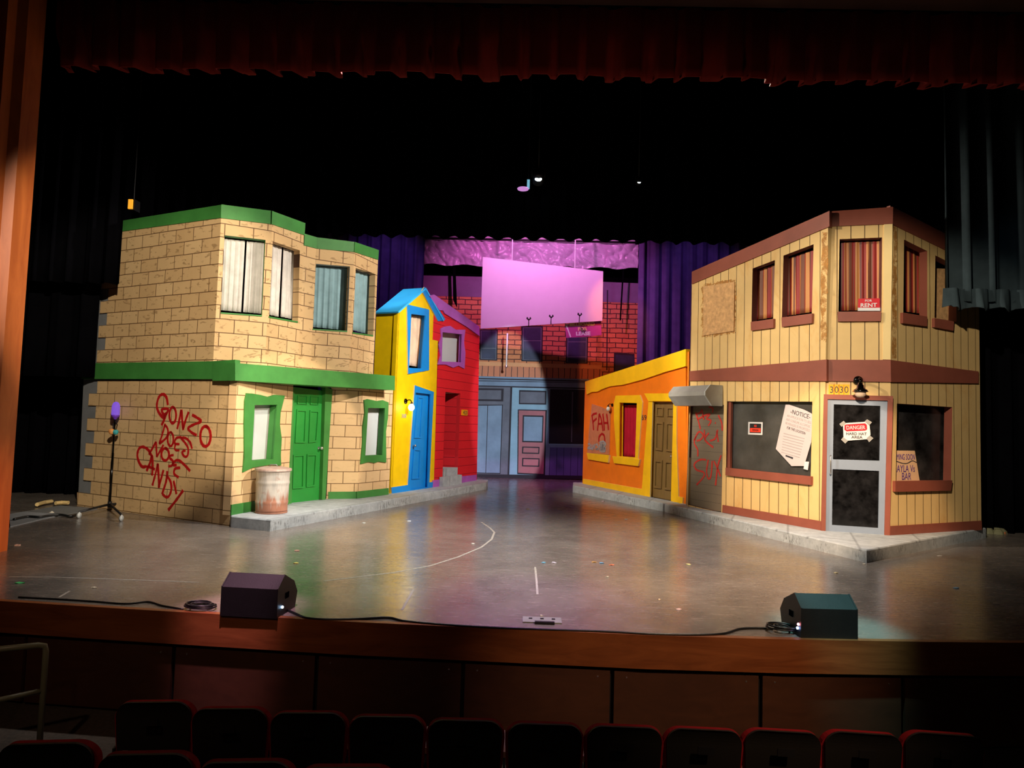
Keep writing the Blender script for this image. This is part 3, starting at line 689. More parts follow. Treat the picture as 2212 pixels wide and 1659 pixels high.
for q in (((418, 850), (458, 855), (436, 1150), (390, 1150)), ((388, 1230), (440, 1232), (430, 1440), (372, 1445))):
    P = WY.P(Z5(*q)); cxx = sum(p[0] for p in P) / 4; czz = sum(p[1] for p in P) / 4
    panel('door_panel', WY, P, m_blue, yd, [[(cxx + (p[0] - cxx) * .7, czz + (p[1] - czz) * .93) for p in P]], th=.022, off=-.028, px=False)
k = WY.at(*WY.uv(*Z5((383, 1203))[0]), -.05)
MB().lathe(k, [(0, 0), (.03, 0), (.012, .01), (.012, .05), (.03, .06), (.03, .08), (0, .09)], 14, R=Matrix(((WY.t.x, 0, WY.n.x), (WY.t.y, 0, WY.n.y), (0, 1, 0)))).build('door_knob', m_chrome, yd, True)
panel('window_backing', WY, Z5((330, 240), (490, 250), (470, 680), (325, 680)), m_void, yh, th=.02, off=-.35)
cur(WY, Z5((352, 262), (442, 272), (418, 640), (335, 640)), m_curt_peach, 'peach curtain in the crooked blue window of the yellow house', folds=3, off=-.14)
nb = WY.uv(*Z5((305, 990))[0])
letters('house_number', '388', WY, nb[0], nb[1], .15, m_grey, yh, off=.008, bold=.004, fit=(.19, .09))
def basis(W): return Matrix(((W.t.x, W.n.x, 0), (W.t.y, W.n.y, 0), (0, 0, 1)))
def globe_lamp(W, q, label, lit=True, s=1.0, name='wall_lamp'):
    u, z = W.uv(*q); t = thing(name, label, 'lamp', W.at(u, z, 0)); B = basis(W)
    g = lambda x, y, zz: B @ Vector((x * s, y * s, zz * s)) + Vector(t.location)
    R = Matrix(((W.t.x, 0, W.n.x), (W.t.y, 0, W.n.y), (0, 1, 0)))
    MB().lathe(g(0, 0, 0), [(0, 0), (.06 * s, 0), (.055 * s, .02 * s), (.02 * s, .03 * s), (0, .03 * s)], 18, R=R).build('wall_plate', m_gloss, t, True)
    MB().tube([g(0, .02, 0), g(.0, .07, .03), g(.0, .12, .03), g(.0, .15, 0), g(0, .155, -.03)], .012 * s, 8).build('arm', m_gloss, t, True)
    MB().lathe(g(0, .155, -.045), [(0, .03 * s), (.035 * s, .02 * s), (.04 * s, -.01 * s), (0, -.015 * s)], 16).build('socket', m_gloss, t, True)
    mt = glow('lit_globe', (1, .82, .42), 9) if lit else m_white
    MB().lathe(g(0, .155, -.13), [(0.001, .075 * s)] + [(.068 * s * math.sin(a * PI / 10), .075 * s * math.cos(a * PI / 10)) for a in range(1, 10)] + [(0.001, -.075 * s)], 18).build('globe', mt, t, True)
    if lit:
        L = bpy.data.lights.new('lamp_glow', 'POINT'); L.energy = 4; L.color = (1, .72, .28); L.shadow_soft_size = .07
        o = bpy.data.objects.new('lamp_glow', L); C.objects.link(o); o.parent = t; o.location = B @ Vector((0, .26 * s, -.14 * s))
    return t
globe_lamp(WY, Z5((318, 885))[0], 'lit globe wall lamp on dark bracket left of the tall blue door')

# ================================================================ RED HOUSE
K0, K1 = on_z(937, 1052, .17), on_z(1030, 1037, .17); WR = Wall(K0, K1)
rh_ = thing('red_house', 'red clapboard stage house with lilac roof edge and open doorway', 'stage house', (-1.8, 17.0, 0))
hR = Z5((585, 390), (728, 405), (722, 605), (578, 600))
ww = WR.uv(*Z5((605, 820))[0])[0]; we = WR.uv(*Z5((712, 830))[0])[0]
dR = Z5((605, 818), (718, 826), (706, 1440), (582, 1430))
panel('front_wall', WR, [(0, .17), (WR.L, .17)] + WR.P(Z5((848, 412), (525, 150), (490, 150))) + [(-.3, 4.3), (-.3, 3.6), (0, 3.6)], m_red, rh_, [WR.P(hR), [(ww, 2.42), (we, 2.42), (we, .17), (ww, .17)]], th=.10, px=False, reveal=(m_purple, paint('plain_red_paint', srgb(214, 34, 44), .6)))
panel('roof_trim', WR, Z5((490, 128), (525, 120), (848, 350), (850, 418), (760, 352), (600, 255), (590, 235), (560, 232)), m_purple, rh_, th=.05, off=.04)
fr = Z5((572, 365), (598, 350), (640, 345), (680, 372), (748, 372), (738, 460), (748, 540), (742, 652), (700, 630), (660, 645), (610, 622), (552, 622), (572, 560), (560, 480), (578, 420))
panel('window_frame', WR, fr, m_purple, rh_, [hR], th=.03, off=.032)
panel('window_sheet', WR, Z5((570, 375), (750, 390), (740, 620), (560, 615)), m_pane, rh_, th=.01, off=-.2)
WRi = Wall(WR.at(we - .12, 0, -1.0), WR.at(we + .001, 0, -.09))
panel('recess_wall', WRi, [(0, .17), (WRi.L, .17), (WRi.L, 2.42), (0, 2.42)], m_red, rh_, th=.04, px=False)
panel('recess_ceiling', WR, [(ww - .3, 2.44), (we + .1, 2.44), (we + .1, 2.5), (ww - .3, 2.5)], m_void, rh_, th=1.0, off=-.11, px=False)
WRb = Wall(WR.at(ww - .35, 0, -.1), WR.at(ww - .35, 0, -1.1))
panel('baseboard', WR, Z5((517, 1452), (583, 1443), (580, 1492), (513, 1505)), m_purple, rh_, th=.03, off=.03)
panel('baseboard', WR, Z5((704, 1425), (828, 1412), (826, 1452), (702, 1475)), m_purple, rh_, th=.03, off=.03)
np_ = panel('number_plate', WR, Z5((722, 945), (765, 947), (763, 987), (720, 985)), m_ambernum, rh_, th=.012, off=.014)
q = WR.uv(*Z5((743, 966))[0]); letters('house_number', '420', WR, q[0], q[1], .17, m_ink, np_, off=.018, bold=.002, fit=(.24, .10))
for (nm, P, z0, z1, lb) in (('stoop_step', Z5((586, 1497), (752, 1482), (750, 1440), (590, 1430)), .17, .17 + .22, 'lower grey block step before the red house doorway'), ('stoop_step', Z5((585, 1430), (672, 1425), (672, 1370), (582, 1370)), .17, .56, 'upper grey block step inside the red house doorway')):
    a_ = on_z(*P[0], .17) if z1 < .5 else WR.at(*[(WR.uv(*P[0])[0]), 0], 0)
    if z1 < .5:
        l_, r2 = on_z(*P[0], .17), on_z(*P[1], .17); tt = Vector((WR.t.x, WR.t.y, 0)); nn = Vector((WR.n.x, WR.n.y, 0))
        L_ = (r2 - l_).dot(tt) * 1.2; dd = (l_ - WR.at(0, .17)).dot(nn)
        mb = MB().prism([l_, l_ + tt * L_, l_ + tt * L_ - nn * (dd - .035), l_ - nn * (dd - .035)], (0, 0, z1 - z0))
    else:
        u_ = WR.uv(*P[0])[0]; u2 = WR.uv(*P[1])[0]
        mb = MB().prism([WR.at(u_ + .02, .17, .02), WR.at(u_ + .75, .17, .02), WR.at(u_ + .55, .17, -.35), WR.at(u_ + .02, .17, -.42)], (0, 0, .40))
    tag(mb.build(nm, m_conc), lb, 'step', 'grey steps of the red house')

# ================================================================ ORANGE HOUSE
O0, O1 = on_z(1258, 1044, .17), on_z(1484, 1089, .17); WO = Wall(O0, O1)
oh = thing('orange_house', 'orange stage house with sloping roof line and thick yellow trim', 'stage house', (2.7, 16.2, 0))
hO = Z8((487, 538), (645, 542), (630, 1030), (482, 1018)); dO = Z8((785, 530), (974, 535), (953, 1420), (762, 1385))
panel('front_wall', WO, [(0, .17), (WO.L, .17)] + WO.P(Z8((1082, 60), (182, 352))), m_orange, oh, [WO.P(hO), WO.P(dO)], th=.12, px=False, reveal=m_yel2)
panel('roof_trim', WO, Z8((180, 350), (1085, 58), (1082, 212), (900, 262), (700, 330), (520, 378), (400, 392), (330, 418), (290, 440), (240, 442), (195, 466)), m_yel2, oh, th=.10, off=.05)
MO = Wall(WO.at(WO.L, 0), (WO.at(WO.L, 0) + Vector((.25, .18, 0))))
panel('end_wall', MO, [(0, .17), (.26, .17), (.26, 3.3), (0, 3.3)], m_orange, oh, th=.04, px=False)
fr = Z8((440, 540), (455, 475), (672, 470), (695, 535), (655, 1046), (465, 1030), (440, 700))
panel('window_frame', WO, fr, m_yel2, oh, [hO], th=.03, off=.032, edge=m_cream)
panel('window_ledge', WO, Z8((425, 1018), (670, 1046), (655, 1106), (440, 1080)), m_yel2, oh, th=.05, off=.055, edge=m_cream)
panel('window_backing', WO, Z8((440, 520), (690, 520), (680, 1060), (430, 1050)), m_void, oh, th=.02, off=-.3)
cur(WO, Z8((505, 552), (648, 552), (632, 1035), (495, 1030)), m_curt_red, 'crimson curtain in the yellow framed window of the orange house', folds=5, off=-.17)
panel('door_head', WO, Z8((710, 455), (993, 455), (1003, 526), (750, 526)), m_yel2, oh, th=.03, off=.06, edge=m_cream)
panel('door_surround', WO, Z8((750, 526), (786, 526), (762, 1388), (728, 1380), (690, 1370), (160, 1274), (162, 1220), (690, 1312), (728, 800)), m_yel2, oh, th=.03, off=.032, edge=m_cream)
panel('door_surround', WO, Z8((972, 526), (1000, 526), (1000, 900), (1018, 1380), (1058, 1388), (1052, 1455), (950, 1435)), m_yel2, oh, th=.03, off=.032, edge=m_cream)
od = panel('door', WO, Z8((770, 520), (985, 525), (965, 1425), (748, 1390)), m_wooddoor, oh, th=.04, off=-.06)
for q in (((808, 580), (870, 584), (866, 662), (804, 658)), ((905, 585), (962, 588), (960, 662), (902, 660)), ((805, 710), (870, 712), (860, 970), (798, 960)), ((900, 713), (962, 716), (950, 978), (892, 972)), ((795, 1050), (860, 1055), (850, 1310), (786, 1300)), ((888, 1058), (948, 1062), (938, 1325), (880, 1315))):
    P = WO.P(Z8(*q)); cxx = sum(p[0] for p in P) / 4; czz = sum(p[1] for p in P) / 4
    panel('door_panel', WO, P, m_wooddoor, od, [[(cxx + (p[0] - cxx) * .72, czz + (p[1] - czz) * .86) for p in P]], th=.03, off=-.03, px=False)
k = WO.at(*WO.uv(*Z8((955, 1020))[0]), -.06)
MB().lathe(k, [(0, 0), (.03, 0), (.012, .01), (.012, .05), (.03, .06), (.03, .08), (0, .09)], 14, R=Matrix(((WO.t.x, 0, WO.n.x), (WO.t.y, 0, WO.n.y), (0, 1, 0)))).build('door_knob', m_chrome, od, True)
q = WO.uv(*Z8((712, 672))[0]); letters('house_number', '69', WO, q[0], q[1], .22, m_ink, oh, off=.008, fit=(.19, .12))
# boarded poster
pb = panel('graffiti_board', WO, Z8((242, 550), (330, 578), (405, 620), (396, 1003), (200, 987), (218, 770)), m_poster, None, th=.02, off=.024)
tag(pb, 'weathered pinkish board sprayed FAH at the left end of the orange house', 'board')
z5c = lambda pts: Z(1250, 860, 11.85, pts); mb = MB()
for s in ([(345, 480), (365, 640), (382, 820)], [(325, 470), (380, 410), (460, 388)], [(365, 610), (410, 560), (460, 522)], [(480, 835), (505, 600), (525, 400)], [(525, 400), (580, 560), (620, 840)], [(500, 660), (560, 655), (600, 650)], [(615, 400), (640, 600), (655, 835)], [(715, 400), (740, 600), (762, 820)], [(640, 640), (700, 635), (755, 640)], [(515, 1120), (520, 1000), (570, 930), (600, 915), (650, 960), (665, 1080), (670, 1160)]):
    stroke(mb, WO, z5c(s), .055, off=.030)
mb.build('graffiti', m_spray, pb)
mb = MB()
for s in ([(235, 1180), (280, 1175), (300, 1230), (250, 1260), (235, 1290), (330, 1290)], [(340, 1180), (350, 1320), (400, 1190), (410, 1310)], [(430, 1200), (470, 1180), (500, 1280), (440, 1310), (520, 1300)], [(530, 1130), (640, 1110), (690, 1200), (560, 1180), (540, 1260), (690, 1280), (540, 1330), (600, 1370), (680, 1340), (600, 1220), (560, 1300)], [(600, 1120), (620, 1370)], [(560, 1140), (580, 1340), (650, 1150), (660, 1350)]):
    stroke(mb, WO, z5c(s), .045, off=.033)
mb.build('black_scrawl', m_inkgrey, pb)
panel('board_ledge', WO, Z8((195, 988), (396, 1008), (386, 1076), (208, 1046)), m_yel2, oh, th=.05, off=.055, edge=m_cream)
globe_lamp(WO, Z8((427, 560))[0], 'small unlit white globe lamp left of the orange house window', False, .75)

# ================================================================ RIGHT CORNER SHOP
Q0, Q1, Q2, Q3 = on_z(1487, 1094, .17), on_z(1777, 1146, .17), on_z(1922, 1156, .17), on_z(2120, 1143, .17)
WL, WC, WT = Wall(Q0, Q1), Wall(Q1, Q2), Wall(Q2, Q3)
sh = thing('corner_shop', 'two storey cream plank sided corner shop set piece with brown trim', 'stage house', (5.0, 11.8, 0))
hw1 = R1((655, 632), (845, 560), (830, 1062), (645, 1088)); hw2 = R1((918, 522), (1175, 425), (1160, 1017), (905, 1052))
hlw = R3((118, 328), (810, 330), (797, 940), (107, 872)); hmd = Z8((1128, 535), (1425, 560), (1402, 1525), (1092, 1450))
panel('left_wall', WL, [(-.02, .17), (WL.L, .17), WL.uv(1789, 485), WL.uv(1494, 600)], m_siding, sh, [WL.P(hw1), WL.P(hw2), WL.P(hlw), WL.P(hmd)], th=.13, px=False, reveal=m_brown_dk)
hw3 = R2((133, 382), (495, 367), (490, 1000), (122, 1004)); hgd = R3((935, 310), (1425, 322), (1398, 1410), (918, 1378))
panel('corner_wall', WC, [(0, .17), (WC.L, .17), WC.uv(1926, 480), WC.uv(1790, 490)], m_siding, sh, [WC.P(hw3), WC.P(hgd)], th=.13, px=False, reveal=m_brown_dk)
hw4 = R2((683, 385), (880, 483), (880, 1042), (677, 1008)); hlw2 = R4((745, 345), (1195, 375), (1185, 975), (735, 980)); hw5 = R2((950, 520), (1130, 610), (1130, 1088), (943, 1052))
WTz = WT.uv(1927, 484)[1]
panel('right_wall', WT, [(0, .17), (WT.L, .17), (WT.L, WTz - .35), (0, WTz)], m_siding, sh, [WT.P(hw4), WT.P(hw5), WT.P(hlw2)], th=.13, px=False, reveal=m_brown)
panel('cornice_trim', WL, R1((135, 660), (1310, 140), (1310, 272), (135, 765)), m_brown, sh, th=.06, off=.025)
panel('cornice_trim', WC, R2((42, 145), (590, 106), (587, 250), (38, 272)), m_brown, sh, th=.06, off=.025)
zc = WT.uv(*R2((590, 107))[0])[1]; zd = WT.uv(*R2((1030, 340))[0]); ze = WT.uv(*R2((1022, 470))[0]); k_ = (zd[1] - zc) / zd[0]
panel('cornice_trim', WT, [(0, zc), (WT.L, zc + k_ * WT.L), (WT.L, ze[1] + k_ * (WT.L - ze[0])), (0, WTz)], m_brown, sh, th=.06, off=.025, px=False)
panel('belt_trim', WL, R1((115, 1508), (1285, 1408), (1285, 1593), (115, 1590)), m_brown, sh, th=.05, off=.03)
panel('belt_trim', WC, R2((20, 1410), (568, 1412), (572, 1600), (20, 1592)), m_brown, sh, th=.05, off=.03)
panel('belt_trim', WT, R2((568, 1412), (1320, 1510), (1320, 1612), (572, 1600)), m_brown, sh, th=.05, off=.03)
def sill(W, q, d=.06): panel('window_sill', W, q, m_brown, sh, th=d, off=.05)
for W, q in ((WL, R1((638, 1088), (832, 1060), (830, 1138), (640, 1162))), (WL, R1((900, 1050), (1162, 1015), (1158, 1098), (903, 1130))), (WC, R2((120, 1000), (489, 998), (485, 1080), (122, 1083))), (WT, R2((675, 1008), (882, 1042), (880, 1125), (675, 1098))), (WT, R2((945, 1055), (1110, 1082), (1105, 1162), (945, 1132))), (WL, R3((103, 868), (799, 940), (797, 1010), (101, 930))), (WT, R4((733, 978), (1197, 972), (1187, 1055), (733, 1065)))): sill(W, q)
panel('baseboard', WL, R3((78, 1172), (882, 1305), (887, 1386), (75, 1232)), m_brown, sh, th=.02, off=.022)
panel('baseboard', WT, R4((692, 1345), (1435, 1300), (1437, 1376), (690, 1421)), m_brown, sh, th=.02, off=.022)
panel('corner_board', WC, R2((512, 255), (585, 248), (568, 1410), (502, 1408)), m_cream, sh, th=.02, off=.018)
panel('window_jamb', WL, R3((118, 328), (148, 330), (138, 872), (107, 872)), m_brown, sh, th=.05, off=-.03)
panel('shop_window_glass', WL, R3((110, 320), (850, 320), (840, 960), (100, 890)), paint('smoky_blackboard_glass', (.05, .05, .048), .35, .5, 2.2, .1), sh, th=.012, off=-.10)
m_smoke = paint('smoky_dark_glass', (.026, .024, .024), .25, .8, 3.5, .1)
panel('shop_window_glass', WT, R4((700, 330), (1240, 350), (1230, 1010), (690, 1010)), m_smoke, sh, th=.012, off=-.16)
panel('door_surround', WC, R3((905, 270), (1468, 285), (1440, 1424), (1398, 1418), (1425, 322), (935, 310), (918, 1384), (880, 1384)), m_brown, sh, th=.03, off=.035)
# dark interior lining behind the upper windows
for W in (WL, WC): panel('window_backing', W, [(.05, 3.0), (W.L - .05, 3.0), (W.L - .05, 4.9), (.05, 4.9)], m_void, sh, th=.02, off=-.4, px=False)
panel('window_backing', WT, [(.2, 2.95), (.98, 2.95), (.98, 4.85), (.2, 4.85)], m_void, sh, th=.02, off=-.5, px=False)
panel('window_board', WT, R2((935, 630), (1180, 640), (1180, 1120), (925, 1070)), m_osb, sh, th=.02, off=-.14)
gd = thing('glass_door', 'grey framed glass shop door with hazard sign at the cream building corner', 'door', (Q1.x + .45, Q1.y - .1, .17))
pA = R3((985, 352), (1365, 365), (1358, 812), (978, 800)); pB = R3((975, 880), (1355, 895), (1347, 1360), (970, 1335))
panel('door_frame', WC, R3((936, 312), (1424, 324), (1396, 1416), (918, 1383)), m_alu, gd, [pA, pB], th=.045, off=.005)
m_dglass = paint('smudged_black_glass', (.010, .010, .011), .18, .9, 7, .1)
panel('glass_pane', WC, R3((980, 347), (1370, 360), (1362, 818), (973, 806)), m_dglass, gd, th=.01, off=-.018)
panel('glass_pane', WC, R3((970, 875), (1360, 890), (1352, 1366), (965, 1340)), m_dglass, gd, th=.01, off=-.018)
hu, hz0 = WC.uv(*R3((955, 762))[0]); hz1 = WC.uv(*R3((952, 925))[0])[1]
MB().tube([WC.at(hu, hz0 - .02, .005), WC.at(hu, hz0 - .01, .045), WC.at(hu, hz0 - .03, .06), WC.at(hu, hz1 + .03, .06), WC.at(hu, hz1 + .01, .045), WC.at(hu, hz1 + .02, .005)], .010, 8).build('door_handle', m_chrome, gd, True)
# striped curtains upstairs
cur(WL, R1((672, 620), (850, 560), (835, 1060), (665, 1082)), m_curt_str, 'red and gold striped curtain in the leftmost upstairs window of the cream shop', folds=5, off=-.17, topdrop=.08)
cur(WL, R1((945, 505), (1180, 425), (1165, 1015), (935, 1045)), m_curt_str, 'red and gold striped curtain in the second upstairs window of the cream shop', folds=6, off=-.17, topdrop=.10)
cur(WC, R2((150, 375), (500, 365), (492, 1000), (140, 1000)), m_curt_str, 'red and gold striped curtain behind the for rent sign', folds=7, off=-.17, topdrop=.06)
cur(WT, R2((690, 400), (885, 490), (885, 1040), (685, 1005)), m_curt_str, 'dim striped curtain in the shaded upstairs window right of the shop corner', folds=5, off=-.25)
# water stains round the chipboard and down the folded corner
def ragged(q, amp, k=9):
    out = []
    for i in range(len(q)):
        a, b = q[i], q[(i + 1) % len(q)]
        for j in range(k):
            f = j / k; out.append((a[0] + (b[0] - a[0]) * f + random.uniform(-amp, amp), a[1] + (b[1] - a[1]) * f + random.uniform(-amp, amp)))
    return out
m_stain = paint('rusty_water_stain', srgb(190, 134, 64), .65, .25, 9)
t_ = m_stain.node_tree; t_.links.new(ramp(t_, noise(t_, 7, 6, objn(t_), .75, .5), (.42, 0.0), (.62, .75)), t_.nodes['Principled BSDF'].inputs['Alpha'])
panel('water_stain', WL, ragged(R1((218, 770), (505, 728), (505, 1180), (222, 1228)), 3.2, 22), m_stain, sh, th=.0015, off=.002)
panel('water_stain', WL, ragged(R1((1250, 330), (1296, 330), (1280, 1250), (1235, 1240)), 3.0, 16), m_stain, sh, th=.0015, off=.002)
panel('water_stain', WT, ragged(R2((592, 270), (625, 290), (612, 1395), (580, 1395)), 1.8, 18), m_stain, sh, th=.0015, off=.002)
# chipboard sheet
ob_ = panel('chipboard_sheet', WL, R1((235, 785), (500, 745), (493, 1165), (232, 1205)), m_osb, None, th=.02, off=.022)
tag(ob_, 'square chipboard sheet screwed over the far left upstairs of the cream shop', 'board')
# metal side door and shutter box
md = panel('metal_door', WL, Z8((1120, 520), (1435, 545), (1410, 1530), (1085, 1455)), m_doorgrey, sh, th=.03, off=-.06)
mb = MB(); z8c = lambda pts: Z(1220, 740, 4.147, pts)
for s in ([(1172, 625), (1195, 700), (1215, 775)], [(1175, 640), (1210, 630), (1228, 600)], [(1228, 600), (1245, 690)], [(1185, 690), (1260, 650), (1300, 640), (1270, 680), (1310, 700), (1285, 745)], [(1290, 575), (1325, 590), (1322, 628)], [(1345, 718), (1352, 724)], [(1375, 650), (1405, 720), (1410, 790)],
          [(1175, 840), (1160, 900), (1190, 960), (1190, 1020)], [(1155, 880), (1200, 800), (1240, 830), (1215, 870), (1180, 880)], [(1250, 780), (1255, 880)], [(1290, 810), (1255, 870), (1330, 940)], [(1370, 780), (1345, 860), (1300, 880)], [(1360, 790), (1375, 890)],
          [(1265, 1050), (1210, 1050), (1160, 1090), (1180, 1140), (1240, 1160), (1245, 1200), (1180, 1275)], [(1285, 1050), (1270, 1150), (1285, 1220), (1310, 1190), (1320, 1060)], [(1335, 1060), (1370, 1130), (1395, 1200)], [(1400, 1010), (1370, 1110), (1350, 1280)]):
    stroke(mb, WL, z8c(s), .035, off=-.055)
mb.build('graffiti', m_spray2, md)
bxw = WL; u0 = WL.uv(*Z8((1110, 450))[0])[0]; u1 = WL.uv(*Z8((1425, 450))[0])[0]; zt = WL.uv(*Z8((1390, 388))[0])[1]
prof = [(0, zt), (.30, zt), (.42, zt - .13), (.42, zt - .20), (.26, zt - .38), (0, zt - .38)]
sb = thing('shutter_box', 'grey roller shutter box jutting out above the graffitied metal door', 'shutter box', WL.at((u0 + u1) / 2, zt - .38))
MB().prism([WL.at(u0 - .1, z_, d_ + .01) for d_, z_ in prof], tuple(Vector((WL.t.x, WL.t.y, 0)) * (u1 - u0 + .05))).build('housing', m_grey, sb)
MB().prism([WL.at(u1 - .05, zt + (z_ - zt) * 1.03 + .005, d_ * 1.03 + .01) for d_, z_ in prof], tuple(Vector((WL.t.x, WL.t.y, 0)) * .03)).build('end_cap', m_ltgrey, sb)
# signs on the shop
def polysign(name, W, q, mat, label, off=.012, th=.006, cat='sign'):
    o = panel(name, W, q, mat, None, th=th, off=off); tag(o, label, cat); return o
rs = polysign('for_rent_sign', WC, R2((292, 890), (475, 886), (478, 993), (288, 993)), m_white, 'red and white FOR RENT sign in the upstairs corner window', off=-.09)
panel('red_field', WC, R2((292, 890), (475, 886), (477, 966), (289, 966)), m_redsign, rs, th=.002, off=-.0875)
q = WC.uv(*R2((380, 906))[0], -.085); letters('lettering', 'FOR', WC, q[0], q[1], .065, m_white, rs, off=-.085, bold=.02, fit=(.10, .035))
q = WC.uv(*R2((382, 944))[0], -.085); letters('lettering', 'RENT', WC, q[0], q[1], .115, m_white, rs, off=-.085, bold=.02, fit=(.235, .062))
nsg = polysign('notice_paper', WL, R3((592, 355), (620, 355), (740, 395), (800, 425), (812, 440), (800, 660), (742, 855), (640, 855), (512, 715), (518, 690)), m_paper, 'large slanted white NOTICE paper in the downstairs shop window', off=-.06)
for s_, x, y, wh, mt in (('-NOTICE-', 712, 432, (.40, .072), m_ink), ('AN APPLICATION TO SELL', 702, 472, (.50, .042), m_inkgrey), ('AND CONSUME ALCOHOLIC', 694, 503, (.50, .042), m_inkgrey), ('BEVERAGES IS PROPOSED', 688, 534, (.50, .042), m_inkgrey), ('FOR THIS LOCATION', 676, 565, (.38, .045), m_ink)):
    q = WL.uv(*R3((x, y))[0], -.057); letters('lettering', s_, WL, q[0], q[1], .1, mt, nsg, rot=-14, off=-.057, fit=wh)
mb = MB()
for y in range(600, 760, 22):
    stroke(mb, WL, R3((575 - (y - 600) * .12, y - 12), (745 - (y - 600) * .25, y + 32)), .012, off=-.058)
mb.build('small_print', m_inkgrey, nsg)
mb = MB(); stroke(mb, WL, R3((592, 770), (652, 792)), .03, off=-.058); mb.build('small_print', m_ink, nsg)
polysign('tape_piece', WL, R3((748, 818), (782, 820), (772, 888), (738, 878)), m_white, 'short strip of white tape below the NOTICE paper', off=-.05, cat='tape')
ts = polysign('warning_sign', WL, R3((288, 496), (405, 498), (402, 602), (286, 598)), m_white, 'small black and orange sign on the dark downstairs shop window', off=-.085)
panel('black_field', WL, R3((300, 508), (393, 510), (391, 588), (298, 585)), m_black, ts, th=.002, off=-.0825)
panel('orange_field', WL, R3((303, 545), (388, 547), (387, 580), (302, 578)), m_orsign, ts, th=.002, off=-.0805)
q = WL.uv(*R3((346, 528))[0], -.079); letters('lettering', 'NO', WL, q[0], q[1], .09, m_orsign, ts, off=-.079, bold=.02, fit=(.055, .042))
q = WL.uv(*R3((346, 563))[0], -.078); letters('lettering', 'TRESPASSING', WL, q[0], q[1], .055, m_black, ts, off=-.078, fit=(.15, .038))
dg = polysign('danger_sign', WC, R3((1072, 505), (1255, 494), (1275, 515), (1284, 600), (1262, 636), (1100, 648), (1064, 622), (1060, 520)), m_white, 'white and red DANGER hard hat area sign taped on the glass door', off=.004)
for q4 in (((1030, 512), (1066, 486), (1084, 508), (1048, 536)), ((1236, 492), (1256, 474), (1296, 498), (1272, 524)), ((1062, 618), (1100, 650), (1078, 672), (1044, 640)), ((1252, 628), (1278, 606), (1308, 628), (1272, 662))):
    panel('tape_tab', WC, R3(*q4), m_grey, dg, th=.002, off=.008)
panel('red_band', WC, R3((1072, 522), (1086, 516), (1240, 507), (1254, 520), (1256, 555), (1242, 566), (1088, 572), (1072, 560)), m_redsign, dg, th=.002, off=.0075)
q = WC.uv(*R3((1163, 541))[0]); letters('lettering', 'DANGER', WC, q[0], q[1], .074, m_paper, dg, rot=3, off=.011, bold=.02, fit=(.27, .062))
q = WC.uv(*R3((1168, 592))[0]); letters('lettering', 'HARD HAT', WC, q[0], q[1], .052, m_ink, dg, rot=1, off=.008, bold=.015, fit=(.29, .042))
q = WC.uv(*R3((1172, 620))[0]); letters('lettering', 'AREA', WC, q[0], q[1], .052, m_ink, dg, rot=1, off=.008, bold=.015, fit=(.16, .042))
cs = polysign('cardboard_sign', WT, R4((690, 728), (890, 730), (930, 976), (690, 978)), m_card, 'handwritten cardboard sign COMING SOON standing on the right shop window sill', off=-.06)
for s_, x, y, wh in (('COMING SOON', 797, 780, (.56, .09)), ('KAYLA Vs', 806, 875, (.50, .11)), ('BAR', 824, 938, (.22, .11))):
    q = WT.uv(*R4((x, y))[0], -.056); letters('lettering', s_, WT, q[0], q[1], .1, m_purpleink, cs, off=-.056, fit=wh)
mb = MB(); stroke(mb, WT, R4((740, 815), (790, 832), (830, 832), (870, 812), (905, 826)), .012, off=-.056); mb.build('wavy_line', m_ink, cs)
num = thing('number_tiles', 'amber 3030 number tiles over the glass shop door', 'sign', WC.at(*WC.uv(*R3((1028, 235))[0])))
for i, ch in enumerate('3030'):
    x = 966 + 40 * i; q = WC.uv(*R3((x, 236))[0]); d = .055
    tl = panel('number_tile', WC, [(q[0] - d * .78, q[1] - .09), (q[0] + d * .78, q[1] - .09), (q[0] + d * .78, q[1] + .09), (q[0] - d * .78, q[1] + .09)], m_ambernum, num, th=.008, off=.01, px=False)
    letters('digit', ch, WC, q[0], q[1], .15, m_ink, tl, off=.013, sx=.85)
# gooseneck lamp over the shop door
u, z = WC.uv(1853, 822); t = thing('barn_lamp', 'glossy black hooded lamp over the glass shop door', 'lamp', WC.at(u, z)); R = Matrix(((WC.t.x, 0, WC.n.x), (WC.t.y, 0, WC.n.y), (0, 1, 0)))
MB().lathe(WC.at(u, z, .0), [(0, 0), (.075, 0), (.078, .012), (.06, .05), (.03, .07), (0, .075)], 24, R=R).build('wall_plate', m_gloss, t, True)
MB().tube([WC.at(u, z, .05), WC.at(u, z + .02, .12), WC.at(u, z, .19), WC.at(u, z - .06, .2)], .02, 10).build('neck', m_gloss, t, True)
MB().lathe(WC.at(u, z - .16, .2), [(.001, .115), (.035, .11), (.035, .085), (.05, .07), (.055, .03), (.1, 0), (.115, -.03), (.105, -.03), (.05, .02), (.001, .03)], 28).build('hood', m_gloss, t, True)
MB().lathe(WC.at(u, z - .215, .2), [(.001, .07), (.06, .06), (.08, .02), (.075, -.03), (.04, -.06), (.001, -.065)], 24).build('globe', paint('clear_lamp_glass', (.5, .4, .3), .1, .1, 3, 0), t, True)
t.children[-1].data.materials[0].node_tree.nodes['Principled BSDF'].inputs['Transmission Weight'].default_value = .95

